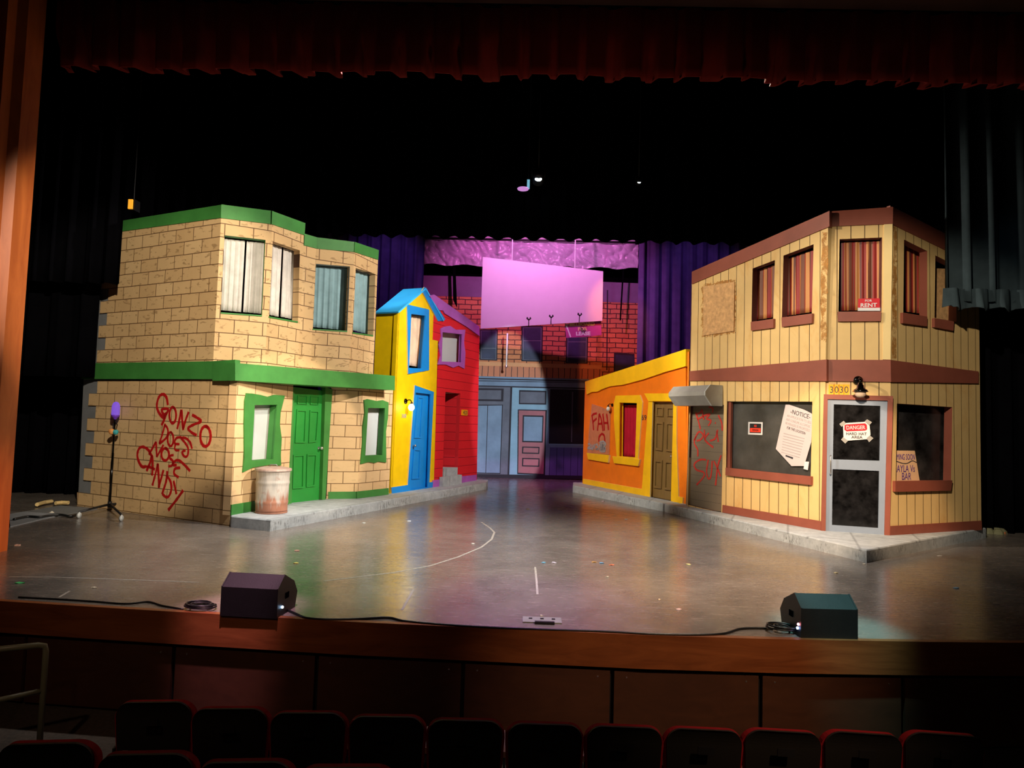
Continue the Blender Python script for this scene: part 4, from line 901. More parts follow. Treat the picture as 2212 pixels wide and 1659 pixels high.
# ================================================================ SIDEWALKS
def walk(name, pts, label, z=.17):
    """raised kerb with a softened upper edge"""
    n = len(pts); cx = sum((p[0] for p in pts)) / n; cy = sum((p[1] for p in pts)) / n
    lo = [Vector((p[0], p[1], 0)) for p in pts]; mid = [Vector((p[0], p[1], z - .015)) for p in pts]
    hi = [Vector((p[0] + (cx - p[0]) / math.hypot(cx - p[0], cy - p[1]) * .015, p[1] + (cy - p[1]) / math.hypot(cx - p[0], cy - p[1]) * .015, z)) for p in pts]
    mb = MB(); vs = lo + mid + hi; fs = [(i, (i + 1) % n, (i + 1) % n + n, i + n) for i in range(n)] + [(i + n, (i + 1) % n + n, (i + 1) % n + 2 * n, i + 2 * n) for i in range(n)]
    fs += [tuple(i + 2 * n for i in q) for q in tessellate_polygon([hi])] + [tuple(q) for q in tessellate_polygon([lo])]
    mb.add(vs, fs); return tag(mb.build(name, m_conc), label, 'sidewalk', 'raised sidewalk platforms')
P2 = lambda x, y: (lambda p: (p.x, p.y))(on_z(x, y, 0))
wk = [P2(499, 1139), P2(583, 1148), P2(1050, 1057), (-.95, 18.2), (-2.2, 18.3), (-3.9, 14.6), (-4.75, 12.2), (-4.66, 10.62)]
walk('sidewalk', wk, 'long grey kerbed sidewalk under the brick, yellow and red houses')
walk('sidewalk', [P2(1237, 1063), P2(1432, 1105), (3.75, 14.3), (2.1, 18.4), (1.35, 18.3)], 'short grey sidewalk section under the orange house')
walk('sidewalk', [P2(1436, 1106), P2(1872, 1216), P2(2130, 1162), (7.9, 11.9), (5.9, 11.7), (4.4, 14.0), (3.80, 14.25)], 'angled grey sidewalk section around the cream corner shop')

# ================================================================ TRASH CAN
p = on_z(586, 1107, .17); tc = thing('trash_can', 'rusty grey metal trash can by the green framed window of the brick house', 'trash can', (p.x, p.y, .17))
prof = [(0, .0), (.245, .0), (.25, .02), (.24, .03)]
for i in range(30): prof.append((.243 + .018 * i / 29 + (.006 if i in (6, 7, 20, 21) else 0), .03 + .64 * i / 29))
prof += [(.272, .675), (.268, .69), (.25, .69), (.24, .05), (0, .05)]
MB().lathe((0, 0, 0), prof, 40).build('can_body', m_rust, tc, True, True)
MB().lathe((0, 0, .69), [(.282, -.02), (.284, .01), (.27, .02), (.16, .04), (.0, .05)], 40).build('lid', m_rust, tc, True, True)
MB().tube([(-.06, 0, .735), (-.05, 0, .765), (.05, 0, .765), (.06, 0, .735)], .008, 8).build('lid_handle', m_metal, tc, True, True)

# ================================================================ ROLLING STAND WITH PURPLE LAMP
p = on_z(236, 1106, 0); st = thing('rolling_stand', 'black rolling stand with purple glass lamp before the graffitied brick wall', 'stand', (p.x, p.y, 0))
toL = lambda v: v - Vector((p.x, p.y, 0))
ends = [toL(on_z(263, 1092, .07)), toL(on_z(262, 1119, .05)), toL(on_z(171, 1110, .07))]
for e in ends:
    mb = MB().tube([(0, 0, .13), (e.x * .5, e.y * .5, .12), (e.x, e.y, .10)], [.022, .018, .016], 8); mb.build('leg', m_black, st, True, True)
    mb = MB().tube([(e.x - .015, e.y, .045), (e.x + .015, e.y, .045)], .045, 14).tube([(e.x, e.y, .10), (e.x + .01, e.y, .06)], .012, 6); mb.build('caster', m_ltgrey, st, True, True)
pt = on_y(247, 902, p.y); ht = pt.z
MB().tube([(0, 0, .08), (0, 0, 1.0)], .019, 10).tube([(0, 0, 1.0), (0, 0, ht)], .014, 10).build('pole', m_gloss, st, True, True)
MB().tube([(-.0, 0, .08), (0, 0, .18)], .034, 12).build('hub', m_black, st, True, True)
zc = on_y(243, 932, p.y).z
mb = MB().lathe((-.035, -.02, zc), [(.001, .05), (.045, .03), (.05, 0), (.03, -.045), (.001, -.05)], 12); mb.build('coloured_tape', paint('rainbow_cloth_orange', srgb(240, 160, 90), .5, .4, 18), st, True, True)
mb = MB().lathe((.035, -.02, zc - .01), [(.001, .045), (.04, .03), (.045, 0), (.03, -.04), (.001, -.045)], 12); mb.build('coloured_tape', paint('rainbow_cloth_teal', srgb(60, 170, 180), .5, .5, 18), st, True, True)
MB().tube([(0, 0, ht - .05), (.03, 0, ht - .12), (.05, 0, ht - .02)], .008, 6).tube([(-.01, 0, ht - .25), (-.03, -.01, ht - .1)], .007, 6).build('clamp', m_black, st, True, True)
mg = paint('purple_bulb_glass', srgb(150, 100, 235), .08, .2, 3, 0); bs = mg.node_tree.nodes['Principled BSDF']; bs.inputs['Transmission Weight'].default_value = .6; bs.inputs['Emission Color'].default_value = (.35, .2, .9, 1); bs.inputs['Emission Strength'].default_value = .25
MB().lathe((0, 0, ht), [(.001, 0), (.04, .005), (.062, .04), (.065, .09), (.062, .2), (.045, .25), (.02, .27), (.001, .273)], 20).build('bulb', mg, st, True, True)
MB().lathe((0, 0, ht - .03), [(.02, 0), (.03, .02), (.055, .045), (.064, .075), (.03, .075)], 20).build('bulb_base', paint('purple_base', srgb(110, 60, 200), .3), st, True, True)

# ================================================================ STAGE MONITORS
def monitor(name, px, mat_dir, label, flip, wpx):
    """floor wedge: back towards the audience, sloping baffle upstage"""
    l = on_z(px[0], px[1], 0); r = on_z(px[2], px[3], 0); W = Wall((l.x, l.y), (r.x, r.y)); L = W.L
    t = thing(name, label, 'stage monitor', ((l.x + r.x) / 2, (l.y + r.y) / 2, 0))
    # cross-section (depth into the stage, height)
    pr = [(0, .0), (0, .245), (.13, .34), (.34, .24), (.42, .13), (.38, .0)]
    d = Vector((W.t.x, W.t.y, 0))
    MB().prism([W.at(.012, z_, -dd) for dd, z_ in pr], tuple(d * (L - .024))).build('cabinet', m_spk, t)
    for u_ in (0, L - .012):
        MB().prism([W.at(u_, z_ + (.004 if z_ > .1 else 0), -dd * 1.0 + .002) for dd, z_ in pr], tuple(d * .012)).build('side_cheek', m_spk, t)
    G = Wall(W.at(0, 0, -.30), W.at(L, 0, -.30))
    MB().add([W.at(.03, .337, -.145), W.at(L - .03, .337, -.145), W.at(L - .03, .251, -.325), W.at(.03, .251, -.325), W.at(.03, .327, -.145), W.at(L - .03, .327, -.145), W.at(L - .03, .241, -.325), W.at(.03, .241, -.325)],
             [(0, 1, 2, 3), (7, 6, 5, 4), (0, 4, 5, 1), (1, 5, 6, 2), (2, 6, 7, 3), (3, 7, 4, 0)]).build('grille', m_black, t)
    us = L if flip else 0; o_ = .004 if flip else -.004
    sgn = 1 if flip else -1
    def spt(dd, z_, out=.0): return W.at(us + sgn * out, z_, -dd)
    MB().prism([spt(.15, .13, .002), spt(.22, .13, .002), spt(.22, .18, .002), spt(.15, .18, .002)], tuple(d * sgn * .004)).build('handle_recess', m_void, t)
    e = []
    pts = ((.09, .075, (.45, .7, 1)),) if flip else ((.05, .07, (.35, .5, 1)), (.035, .105, (1, .25, .3)))
    for dd, z_, colr in pts:
        q = spt(dd, z_, .006)
        mb = MB().lathe(q, [(.001, .011), (.008, .008), (.011, 0), (.008, -.008), (.001, -.011)], 10)
        mb.build('indicator_light', glow('indicator_glow', colr, 14), t, True)
    return t, W
mon1, _ = monitor('stage_monitor', (475, 1330, 598, 1337), 1, 'black wedge stage monitor near the left end of the stage lip', True, 0)
mon2, _ = monitor('stage_monitor', (1730, 1379, 1853, 1382), 1, 'black wedge stage monitor near the right end of the stage lip', False, 0)
def cable(px, label, r=.008, z=.008, name='cable'):
    pts = [on_z(x, y, z) for x, y in px]; Q = []
    for i in range(len(pts) - 1):
        p0 = pts[max(i - 1, 0)]; p1 = pts[i]; p2 = pts[i + 1]; p3 = pts[min(i + 2, len(pts) - 1)]
        for k in range(6):
            s = k / 6; Q.append(.5 * ((2 * p1) + (p2 - p0) * s + (2 * p0 - 5 * p1 + 4 * p2 - p3) * s * s + (3 * p1 - p0 - 3 * p2 + p3) * s ** 3))
    Q.append(pts[-1]); o = MB().tube(Q, r, 7).build(name, m_cable, None, True); return tag(o, label, 'cable')
cable([(40, 1290), (120, 1294), (200, 1299), (270, 1304), (320, 1300), (350, 1308), (395, 1316)], 'thin black cable along the lip at the far left')
cable([(622, 1318), (640, 1326), (665, 1335), (720, 1338), (790, 1336), (840, 1334), (880, 1342), (1000, 1352), (1150, 1359), (1300, 1364), (1420, 1370), (1550, 1370), (1600, 1358), (1650, 1357), (1670, 1359)], 'long black cable running along the lip between the two monitors', .010, .010)
def coil(cx, cy, r, k, label):
    c = on_z(cx, cy, .01); pts = []
    for i in range(k * 14 + 1):
        a_ = i / 14 * 2 * PI; rr = r * (.8 + .25 * math.sin(a_ * .31 + cx)); pts.append(c + Vector((rr * 1.35 * math.cos(a_) + .02 * math.sin(a_ * .7), rr * math.sin(a_), .004 + .006 * (i / 14) + .01 * abs(math.sin(a_ * .5)))))
    return tag(MB().tube(pts, .008, 7).build('cable_coil', m_cable, None, True), label, 'cable')
coil(432, 1313, .10, 5, 'loose coil of black cable left of the left stage monitor')
coil(1693, 1362, .09, 6, 'tangled coil of cable at the left side of the right stage monitor')

# ================================================================ FLOOR POCKET, TAPE MARKS, SCRAPS
p = on_z(1171, 1343, .0); fp = thing('floor_pocket', 'grey metal floor pocket cover at the lip centre', 'floor pocket', (p.x, p.y, 0))
MB().box((0, .03, .005), (.34, .16, .010)).build('lid', m_grey, fp, False, True)
MB().box((.02, -.065, .012), (.17, .03, .02)).build('slot', m_black, fp, False, True)
for i in range(3): MB().box((-.1 + .1 * i, .05, .013), (.03, .02, .006)).build('hinge', m_black, fp, False, True)
m_tape = paint('worn_white_tape', (.40, .37, .34), .6, .3, 30)
def mark(pts, wd, label):
    Q = [on_z(x, y, 0) for x, y in pts]; vs = []
    for i, q in enumerate(Q):
        d = (Q[min(i + 1, len(Q) - 1)] - Q[max(i - 1, 0)]).normalized(); nn = Vector((-d.y, d.x, 0)) * wd / 2
        for s in (1, -1):
            for zz in (.0, .0015): vs.append(q + nn * s + Vector((0, 0, zz)))
    fs = []
    for i in range(len(Q) - 1):
        k = i * 4; fs += [(k + 1, k + 3, k + 7, k + 5), (k, k + 4, k + 6, k + 2), (k, k + 1, k + 5, k + 4), (k + 2, k + 6, k + 7, k + 3)]
    fs += [(0, 2, 3, 1), (len(vs) - 4, len(vs) - 3, len(vs) - 1, len(vs) - 2)]
    tag(MB().add(vs, fs).build('tape_mark', m_tape), label, 'tape mark', 'worn marks on the stage floor')
mark([(868, 1318), (882, 1294), (893, 1274)], .022, 'slanted worn mark right of the left monitor')
mark([(1156, 1225), (1159, 1255), (1161, 1284)], .022, 'upright worn mark above the floor pocket')
mark([(700, 1255), (760, 1248), (850, 1237), (930, 1222), (990, 1203), (1040, 1182), (1062, 1165), (1068, 1150), (1058, 1140), (1040, 1128)], .03, 'long curved worn line sweeping through the stage centre')
mark([(20, 1246), (120, 1247), (240, 1251), (430, 1258)], .02, 'long straight worn line left of the left monitor')
mark([(128, 1290), (150, 1277)], .02, 'short worn mark near the left pillar')
scr = [(640, 1217, .03, (230, 220, 120), 'pale yellow paper scrap upstage of the left monitor'), (641, 1190, .03, (220, 170, 150), 'peach paper scrap upstage of the yellow scrap'),
       (43, 1260, .035, (90, 220, 130), 'bright green scrap beside the left pillar'), (36, 1178, .035, (220, 190, 180), 'pinkish scrap at the foot of the left pillar'),
       (203, 1270, .022, (210, 200, 180), 'small off white scrap left of the left monitor'), (1140, 1100, .035, (225, 225, 180), 'pale scrap in the middle of the painted street'),
       (1175, 1216, .026, (120, 190, 230), 'blue scrap above the upright floor mark'), (1197, 1216, .024, (210, 200, 220), 'white scrap beside the blue one above the upright mark'),
       (1283, 1215, .026, (200, 150, 80), 'tan scrap, left end of the row right of centre'), (1299, 1217, .024, (110, 170, 220), 'blue scrap, middle of the row right of centre'),
       (1321, 1221, .028, (210, 110, 70), 'orange red scrap, right end of the row right of centre'), (1312, 1247, .018, (225, 220, 200), 'round white dot below the row of scraps'),
       (1487, 1220, .026, (230, 215, 140), 'yellow scrap in the orange light pool'), (1805, 1238, .026, (240, 220, 170), 'cream scrap before the kerb corner'),
       (2065, 1271, .030, (150, 200, 235), 'light blue scrap at the far right'), (1466, 1317, .026, (225, 190, 180), 'pinkish scrap left of the right monitor'),
       (1022, 1175, .022, (220, 215, 210), 'white scrap inside the curved floor line'), (786, 1130, .028, (190, 195, 190), 'white scrap beside the kerb before the brick house'),
       (884, 1126, .028, (190, 200, 210), 'bluish white scrap before the yellow house kerb'), (1170, 1331, .014, (240, 235, 220), 'tiny white button on the floor pocket'),
       (1424, 1296, .016, (225, 200, 160), 'tiny cream scrap at the edge of the amber pool'), (1303, 1083, .035, (210, 180, 190), 'pale scrap beside the orange house kerb'),
       (1353, 1122, .03, (210, 200, 190), 'pale scrap before the gap between the right sidewalks'), (2030, 1201, .026, (200, 190, 180), 'pale scrap right of the kerb corner'),
       (1866, 1219, .02, (210, 200, 180), 'small pale scrap under the kerb corner'), (112, 1109, .05, (235, 230, 215), 'round white puck left of the rolling stand')]
for i, (x, y, sz, cc, lb) in enumerate(scr):
    c = on_z(x, y, 0); a_ = random.random() * PI; mb = MB(); k = 9; rad_ = [sz * random.uniform(.7, 1.15) for _ in range(k)]
    rim = [c + Vector((rad_[j] * math.cos(2 * PI * j / k + a_) * 1.2, rad_[j] * math.sin(2 * PI * j / k + a_) * .8, .002 + random.random() * .010)) for j in range(k)]
    tp = c + Vector((0, 0, .014 if 'puck' not in lb else .04)); bt = [Vector((v.x, v.y, 0)) for v in rim]
    mb.add(rim + [tp] + bt, [(j, (j + 1) % k, k) for j in range(k)] + [(j + k + 1, (j + 1) % k + k + 1, (j + 1) % k, j) for j in range(k)] + [tuple(j + k + 1 for j in reversed(range(k)))])
    tag(mb.build('paper_scrap', paint('scrap_paper', srgb(*cc), .6, .05, 8, 0)), lb, 'paper scrap', 'bits of paper on the stage floor')
# debris right of the corner shop and pale planks left of the brick house
dbs = [(2150, 1152, .16, .3, srgb(120, 120, 90), 'crumpled olive cloth at the right end of the shop sidewalk'), (2140, 1148, .03, .9, srgb(200, 110, 60), 'orange strip of wood lying beyond the shop sidewalk')]
for x, y, w_, l_, cc, lb in dbs:
    c = on_z(x, y, .0); mb = MB()
    if w_ > .1:
        for j in range(7): mb.lathe(c + Vector((random.uniform(-.2, .2), random.uniform(-.08, .08), 0)), [(.10, 0), (.09, .04), (.05, .08 * random.uniform(.7, 1.2)), (.001, .09)], 9)
    else: mb.box(c + Vector((0, -.1, .015)), (.03, l_ * .4, .03), rz=.5)
    tag(mb.build('floor_debris', paint('debris', cc, .8)), lb, 'debris')
c = on_z(90, 1125, 0); tag(MB().prism([Vector((q.x, q.y, 0)) for q in (on_z(20, 1112), on_z(130, 1093), on_z(210, 1100), on_z(110, 1118), on_z(22, 1139))], (0, 0, .012)).build('floor_mat', m_grey_flat), 'pale grey mat in the shadow left of the rolling stand', 'mat')
for (x0, y0, x1, y1, lb) in ((80, 1090, 112, 1083, 'longer pale batten behind the grey mat'), (120, 1087, 148, 1086, 'short pale batten beside the brick house end')):
    mb = MB().tube([on_z(x0, y0, .05), on_z((x0 + x1) / 2, (y0 + y1) / 2 - 1, .05), on_z(x1, y1, .05)], .035, 6); tag(mb.build('loose_batten', m_cream), lb, 'batten')
cable([(30, 1122), (60, 1116), (85, 1117), (105, 1114), (130, 1112), (150, 1115), (165, 1112)], 'black cable lying over the grey mat at left', .02, .03)

# ================================================================ PAINTED BACKDROP
DW = Wall((-3.6, 21.02), (6.3, 21.25))
bd = thing('painted_backdrop', 'painted street backdrop of brick upper floor over a blue grey shopfront', 'backdrop', (1.2, 21.2, 0))
zt_ = DW.uv(1036, 612)[1]
m_bbrick = brick('backdrop_brick', srgb(214, 138, 92), srgb(196, 120, 80), srgb(70, 40, 40), bw=.40, rh=.155, ms=.017, smudge=srgb(150, 80, 50), sm=.3, wob=.05)
panel('canvas', DW, [(-.0, .02), (9.9, .02), (9.9, zt_), (0, zt_)], m_bbrick, bd, th=.03, px=False)
m_bblue = paint('backdrop_blue_grey', srgb(126, 150, 176), .7, .2, 2)
m_bteal = paint('backdrop_pale_blue', srgb(140, 178, 200), .7, .15, 2)
m_bdark = paint('backdrop_dark_line', srgb(34, 28, 40), .7, .1)
m_bwin = paint('backdrop_window_blue', srgb(44, 52, 80), .6, .4, 2)
m_bgrey = paint('backdrop_grey', srgb(104, 108, 122), .7, .25, 2)
m_bpink = paint('backdrop_rose_door', srgb(168, 104, 112), .7, .15, 2)
m_bcornice = paint('backdrop_cornice', srgb(120, 100, 130), .7, .2, 1.5)
m_bpeach = paint('backdrop_peach_ledge', srgb(222, 160, 112), .7, .1)
m_bsold = lines('backdrop_soldier_course', srgb(206, 130, 94), srgb(60, 36, 36), 0, .185, .02, wob=.02)
def dp(name, q, mat, off=.004, th=.004, holes=()): return panel(name, DW, q, mat, bd, holes, th=th, off=off)
dp('painted_cornice', [(800, 592), (1045, 598), (1380, 612), (1380, 655), (1045, 642), (800, 636)], m_bcornice, .006)
dp('painted_ledge', Z7((170, 200), (1464, 240), (1464, 278), (170, 242)), m_bpeach)
dp('painted_soldier_course', Z7((170, 245), (1464, 282), (1464, 395), (170, 350)), m_bsold)
dp('painted_shopfront', Z7((120, 352), (1330, 385), (1330, 1440), (120, 1420)), m_bblue, .006)
dp('painted_line', Z7((120, 372), (1330, 402), (1330, 414), (120, 384)), m_bdark, .010)
dp('painted_line', Z7((120, 398), (1330, 420), (1330, 426), (120, 406)), m_bdark, .010)
dp('painted_line', Z7((120, 450), (1330, 478), (1330, 492), (120, 462)), m_bdark, .010)
dp('painted_grey_bay', Z7((120, 462), (510, 470), (475, 1395), (120, 1385)), m_bgrey, .010)
dp('painted_transom', Z7((120, 480), (430, 485), (425, 620), (120, 615)), m_bdark, .014)
dp('painted_transom', Z7((130, 500), (405, 503), (402, 600), (130, 596)), m_bgrey, .018)
dp('painted_double_door', Z7((130, 655), (422, 655), (395, 1385), (120, 1378)), m_bdark, .014)
dp('painted_door_leaf', Z7((130, 665), (258, 665), (238, 1372), (120, 1368)), m_bblue, .018)
dp('painted_door_leaf', Z7((265, 665), (412, 662), (388, 1375), (244, 1372)), m_bblue, .018)
dp('painted_line', Z7((500, 470), (520, 470), (488, 1395), (470, 1395)), m_bdark, .014)
dp('painted_pilaster', Z7((522, 475), (590, 480), (572, 1395), (490, 1392)), m_bteal, .014)
dp('painted_pilaster', Z7((590, 480), (900, 485), (900, 705), (580, 700)), m_bteal, .012)
dp('painted_transom', Z7((592, 500), (880, 508), (878, 655), (590, 650)), m_bdark, .018)
dp('painted_transom', Z7((605, 518), (865, 524), (864, 640), (602, 636)), m_bgrey, .022)
dp('painted_door', Z7((578, 705), (885, 712), (865, 1400), (572, 1385)), m_bdark, .014)
dp('painted_door_leaf', Z7((590, 715), (870, 722), (850, 1385), (582, 1372)), m_bpink, .018)
dp('painted_line', Z7((630, 765), (850, 770), (842, 1055), (625, 1050)), m_bdark, .022)
dp('painted_door_glass', Z7((645, 780), (838, 785), (830, 1040), (638, 1036)), m_bblue, .026)
for y0, y1 in ((1095, 1170), (1215, 1305)):
    dp('painted_line', Z7((625, y0), (808, y0 + 5), (805, y1 + 5), (622, y1)), m_bdark, .022)
    dp('painted_door_panel', Z7((638, y0 + 12), (796, y0 + 17), (793, y1 - 8), (635, y1 - 12)), m_bpink, .026)
dp('painted_shop_window', Z7((920, 490), (1330, 500), (1330, 1070), (905, 1065)), m_bdark, .014)
dp('painted_mullion', Z7((1150, 520), (1162, 520), (1150, 1050), (1140, 1050)), m_bgrey, .018)
dp('painted_ledge', Z7((905, 1066), (1330, 1074), (1330, 1088), (905, 1080)), m_bteal, .018)
dp('painted_wainscot', Z7((918, 1105), (1330, 1110), (1330, 1415), (905, 1400)), lines('backdrop_blue_planks', srgb(96, 92, 150), srgb(60, 56, 100), 0, .22, .02), .014)
dp('painted_kerb_shadow', Z7((120, 1385), (1330, 1405), (1330, 1442), (120, 1425)), m_bdark, .020)
for q, bars in ((((640, 950), (800, 950), (795, 1225), (640, 1220)), (1112,)), (((1010, 920), (1200, 920), (1195, 1235), (1008, 1230)), (1045,)), (((1405, 1010), (1600, 1010), (1595, 1252), (1400, 1248)), (1055, 1188))):
    dp('painted_window', Z6(*q), m_bdark, .006); c = (sum(p[0] for p in q) / 4, sum(p[1] for p in q) / 4)
    dp('painted_sash', Z6(*[(c[0] + (p[0] - c[0]) * .88, c[1] + (p[1] - c[1]) * .93) for p in q]), m_bgrey, .010)
    dp('painted_pane', Z6(*[(c[0] + (p[0] - c[0]) * .8, c[1] + (p[1] - c[1]) * .90) for p in q]), m_bwin, .014)
    for y in bars: dp('painted_bar', Z6((q[0][0] + 12, y), (q[1][0] - 12, y), (q[1][0] - 12, y + 7), (q[0][0] + 12, y + 7)), m_bgrey, .018)
# recessed side wing of the painted building at right
dp('painted_line', Z6((1765, 600), (1776, 600), (1770, 1310), (1760, 1310)), m_bdark, .008)
dp('painted_window', Z6((1828, 1155), (2010, 1165), (2010, 1320), (1825, 1320)), m_bdark, .008)
dp('painted_pane', Z6((1842, 1172), (2010, 1180), (2010, 1320), (1840, 1320)), m_bwin, .012)

# crumpled plastic band and batten above the backdrop
PWl = Wall((-3.3, 20.6), (4.4, 20.6)); u0, zt2 = PWl.uv(918, 519); u1, zb2 = PWl.uv(1378, 583)
nu, nz = 240, 24; vs = []
for k in range(nz + 1):
    for i in range(nu + 1):
        a_ = i / nu; s = k / nz; u = u0 + (u1 - u0) * a_
        zlo = PWl.uv(918, 571)[1] * (1 - a_) + PWl.uv(1378, 580)[1] * a_; zhi = PWl.uv(918, 517)[1] * (1 - a_) + PWl.uv(1378, 528)[1] * a_
        d = .16 * abs(mnoise.noise(Vector((u * 1.5, s * 1.6, 3)))) + .08 * abs(mnoise.noise(Vector((u * 4.5 + s * 2, s * 3 - u, 7)))) - .05
        vs.append(PWl.at(u, zlo + (zhi - zlo) * s + (.03 * math.sin(u * 6) if k == 0 else 0), d))
q_ = [(k * (nu + 1) + i, k * (nu + 1) + i + 1, (k + 1) * (nu + 1) + i + 1, (k + 1) * (nu + 1) + i) for k in range(nz) for i in range(nu)]
nv = len(vs); fs = q_ + [tuple(j + nv for j in reversed(f)) for f in q_]
tag(link('plastic_sheet', vs + [v + Vector((0, .01, 0)) for v in vs], fs, m_plastic), 'crumpled pinkish plastic band stretched above the billboard', 'plastic sheet')
zp = PWl.uv(1150, 519)[1]
tag(MB().tube([PWl.at(u0 - .2, PWl.uv(918, 515)[1], .05), PWl.at(u1 + .3, PWl.uv(1378, 525)[1], .05)], .035, 10).tube([PWl.at(u0 + .4, 7.9, .05), PWl.at(u0 + .4, 10.5, .05)], .01, 5).tube([PWl.at(u1 - .4, 7.9, .05), PWl.at(u1 - .4, 10.5, .05)], .01, 5).build('pipe_batten', m_black, None, True), 'black pipe running along the top of the plastic band', 'pipe')
BWl = Wall((-3.3, 21.0), (4.6, 21.0))
panel_ = panel('pale_leak_strip', BWl, [BWl.uv(915, 517), BWl.uv(1372, 527), (BWl.uv(1372, 470)[0], 10.5), (BWl.uv(915, 460)[0], 10.5)], m_billboard, None, th=.02, px=False)  # pale strip added to stand for light leaking under the border hem
tag(panel_, 'pale strip added as light leaking above the black pipe under the border hem', 'light leak strip')
for q, lb in ((((398, 190), (418, 190), (440, 760), (405, 690)), 'thin black strip left of the billboard'), (((1915, 230), (1930, 230), (1890, 868), (1878, 868)), 'thin black strip right of the billboard')):
    HW = Wall((-3.3, 20.68), (5, 20.68)); tag(panel('black_strip', HW, Z6(*q), m_velour, None, th=.015), lb, 'black strip')  # thin upright black strips on either side of the billboard
# ================================================================ BILLBOARD
XW = Wall((-2, 18.5), (4, 18.5))
bb = thing('billboard', 'large blank trapezoid billboard hanging over the painted street', 'billboard', XW.at(*XW.uv(1170, 640)))
panel('board', XW, [(1043, 555), (1303, 586), (1301, 693), (1038, 710)], m_billboard, bb, th=.05)
for x, y0, y1 in ((1106, 516, 562), (1242, 520, 578)):
    a_ = XW.at(*XW.uv(x, y1), -.02); b_ = XW.at(*XW.uv(x - 1, y0), -.02); b_.z = 10.5
    MB().tube([a_, b_], .014, 6).build('hanging_rope', m_white, bb)
for x, y in ((1142, 698), (1190, 693), (1251, 689)):
    u, z = XW.uv(x, y)
    mb = MB().tube([XW.at(u, z - .10, .03), XW.at(u, z + .03, .10), XW.at(u, z + .06, .2)], .012, 6).tube([XW.at(u, z + .06, .2), XW.at(u - .05, z + .10, .2), XW.at(u - .035, z + .13, .2)], .022, 6).tube([XW.at(u, z + .06, .2), XW.at(u + .05, z + .10, .2), XW.at(u + .035, z + .13, .2)], .022, 6)
    mb.build('floodlight', m_black, bb)
ls = panel('lease_sign', XW, Z(1100, 660, 6.9125, [(832, 275), (1370, 232), (1380, 440), (1190, 462), (850, 482)]), paint('magenta_sign_board', srgb(168, 60, 130), .6, .15), None, th=.03, off=-.08)
tag(ls, 'magenta BILLBOARD FOR LEASE sign hanging under the right end of the billboard', 'sign')
zz_ = lambda x, y: XW.uv(*Z(1100, 660, 6.9125, [(x, y)])[0], -.074)
for s_, x, y, wh in (('BILLBOARD', 1090, 278, (.70, .095)), ('FOR', 1098, 348, (.26, .10)), ('LEASE', 1105, 418, (.40, .11))):
    q = zz_(x, y); letters('lettering', s_, XW, q[0], q[1], .1, m_cream if y < 400 else m_white, ls, rot=3, off=-.074, bold=.05, fit=wh)
mb = MB(); sq = lambda pts: Z(1100, 660, 6.9125, pts)
stroke(mb, XW, sq([(850, 285), (880, 370), (918, 472)]), .04, off=-.074); stroke(mb, XW, sq([(838, 310), (848, 285), (885, 290)]), .03, off=-.074)
mb.build('arrow', m_white, ls)
# dangling white cable with ball
LW = Wall((-2, 18.40), (4, 18.40)); u, z = LW.uv(1096, 720); u2, z2 = LW.uv(1093, 789)
dl_ = thing('hanging_tube', 'thin white tube with ball end dangling under the left of the billboard', 'hanging tube', LW.at(u, z))
MB().tube([LW.at(u, z), LW.at(u, z2)], .022, 8).build('tube', m_white, dl_, True)
MB().tube([LW.at(u, z, .0), XW.at(u, z + .16, .02)], .004, 5).build('wire', m_void, dl_, True)
MB().lathe(LW.at(u, z2 - .03), [(.001, .04), (.03, .03), (.04, 0), (.03, -.03), (.001, -.04)], 12).build('ball', m_chrome, dl_, True)

# ================================================================ LIGHTING INSTRUMENTS SEEN IN THE FLIES
def fixture(name, px, Y, label, mt, s=.5, kind=0):
    p = on_y(px[0], px[1], Y); t = thing(name, label, 'stage light', p)
    MB().lathe((0, 0, 0), [(.001, .10 * s), (.07 * s, .1 * s), (.09 * s, .02 * s), (.09 * s, -.10 * s), (.075 * s, -.10 * s), (.07 * s, 0), (.001, .02 * s)], 18, R=Matrix.Rotation(rad(60), 3, 'X')).build('housing', m_black, t, True, True)
    MB().lathe((0, -.055 * s, -.035 * s), [(.001, .02 * s), (.05 * s, .01 * s), (.055 * s, -.01 * s), (.001, -.02 * s)], 16, R=Matrix.Rotation(rad(60), 3, 'X')).build('lens', mt, t, True, True)
    MB().tube([(-.1 * s, 0, 0), (-.1 * s, 0, .14 * s), (.1 * s, 0, .14 * s), (.1 * s, 0, 0)], .008 * s, 6).tube([(0, 0, .14 * s), (0, .0, 10.5 - p.z)], .008, 6).build('yoke', m_black, t, True, True)
    return t
m_lamp = glow('lamp_white', (.85, 1, 1), 40)
fixture('stage_light', (1163, 383), 14.6, 'small bright white stage light glowing against the black border', m_lamp, 1.4)
fixture('stage_light', (1380, 392), 14.6, 'faint stage light right of the bright one, thin white glint', glow('lamp_dim', (.8, .9, .9), 2.5), .7)
fx = thing('moving_light', 'pale pink and blue glinting stage light left of the bright one', 'stage light', on_y(1133, 400, 14.6))
MB().lathe((-.03, 0, -.08), [(.001, .02), (.12, .01), (.13, 0), (.12, -.02), (.001, -.03)], 20).build('reflector', paint('pink_reflector', srgb(226, 170, 226), .4), fx, True, True)
fx.children[-1].data.materials[0].node_tree.nodes['Principled BSDF'].inputs['Emission Color'].default_value = (.7, .3, .8, 1); fx.children[-1].data.materials[0].node_tree.nodes['Principled BSDF'].inputs['Emission Strength'].default_value = .7
MB().box((.085, 0, .02), (.06, .06, .20)).build('yoke', glow('blue_lit_bracket', (.2, .5, .65), .6), fx, False, True)
MB().tube([(.085, 0, .1), (.085, 0, 10.5 - fx.location.z)], .01, 6).build('hanging_rod', m_black, fx, False, True)
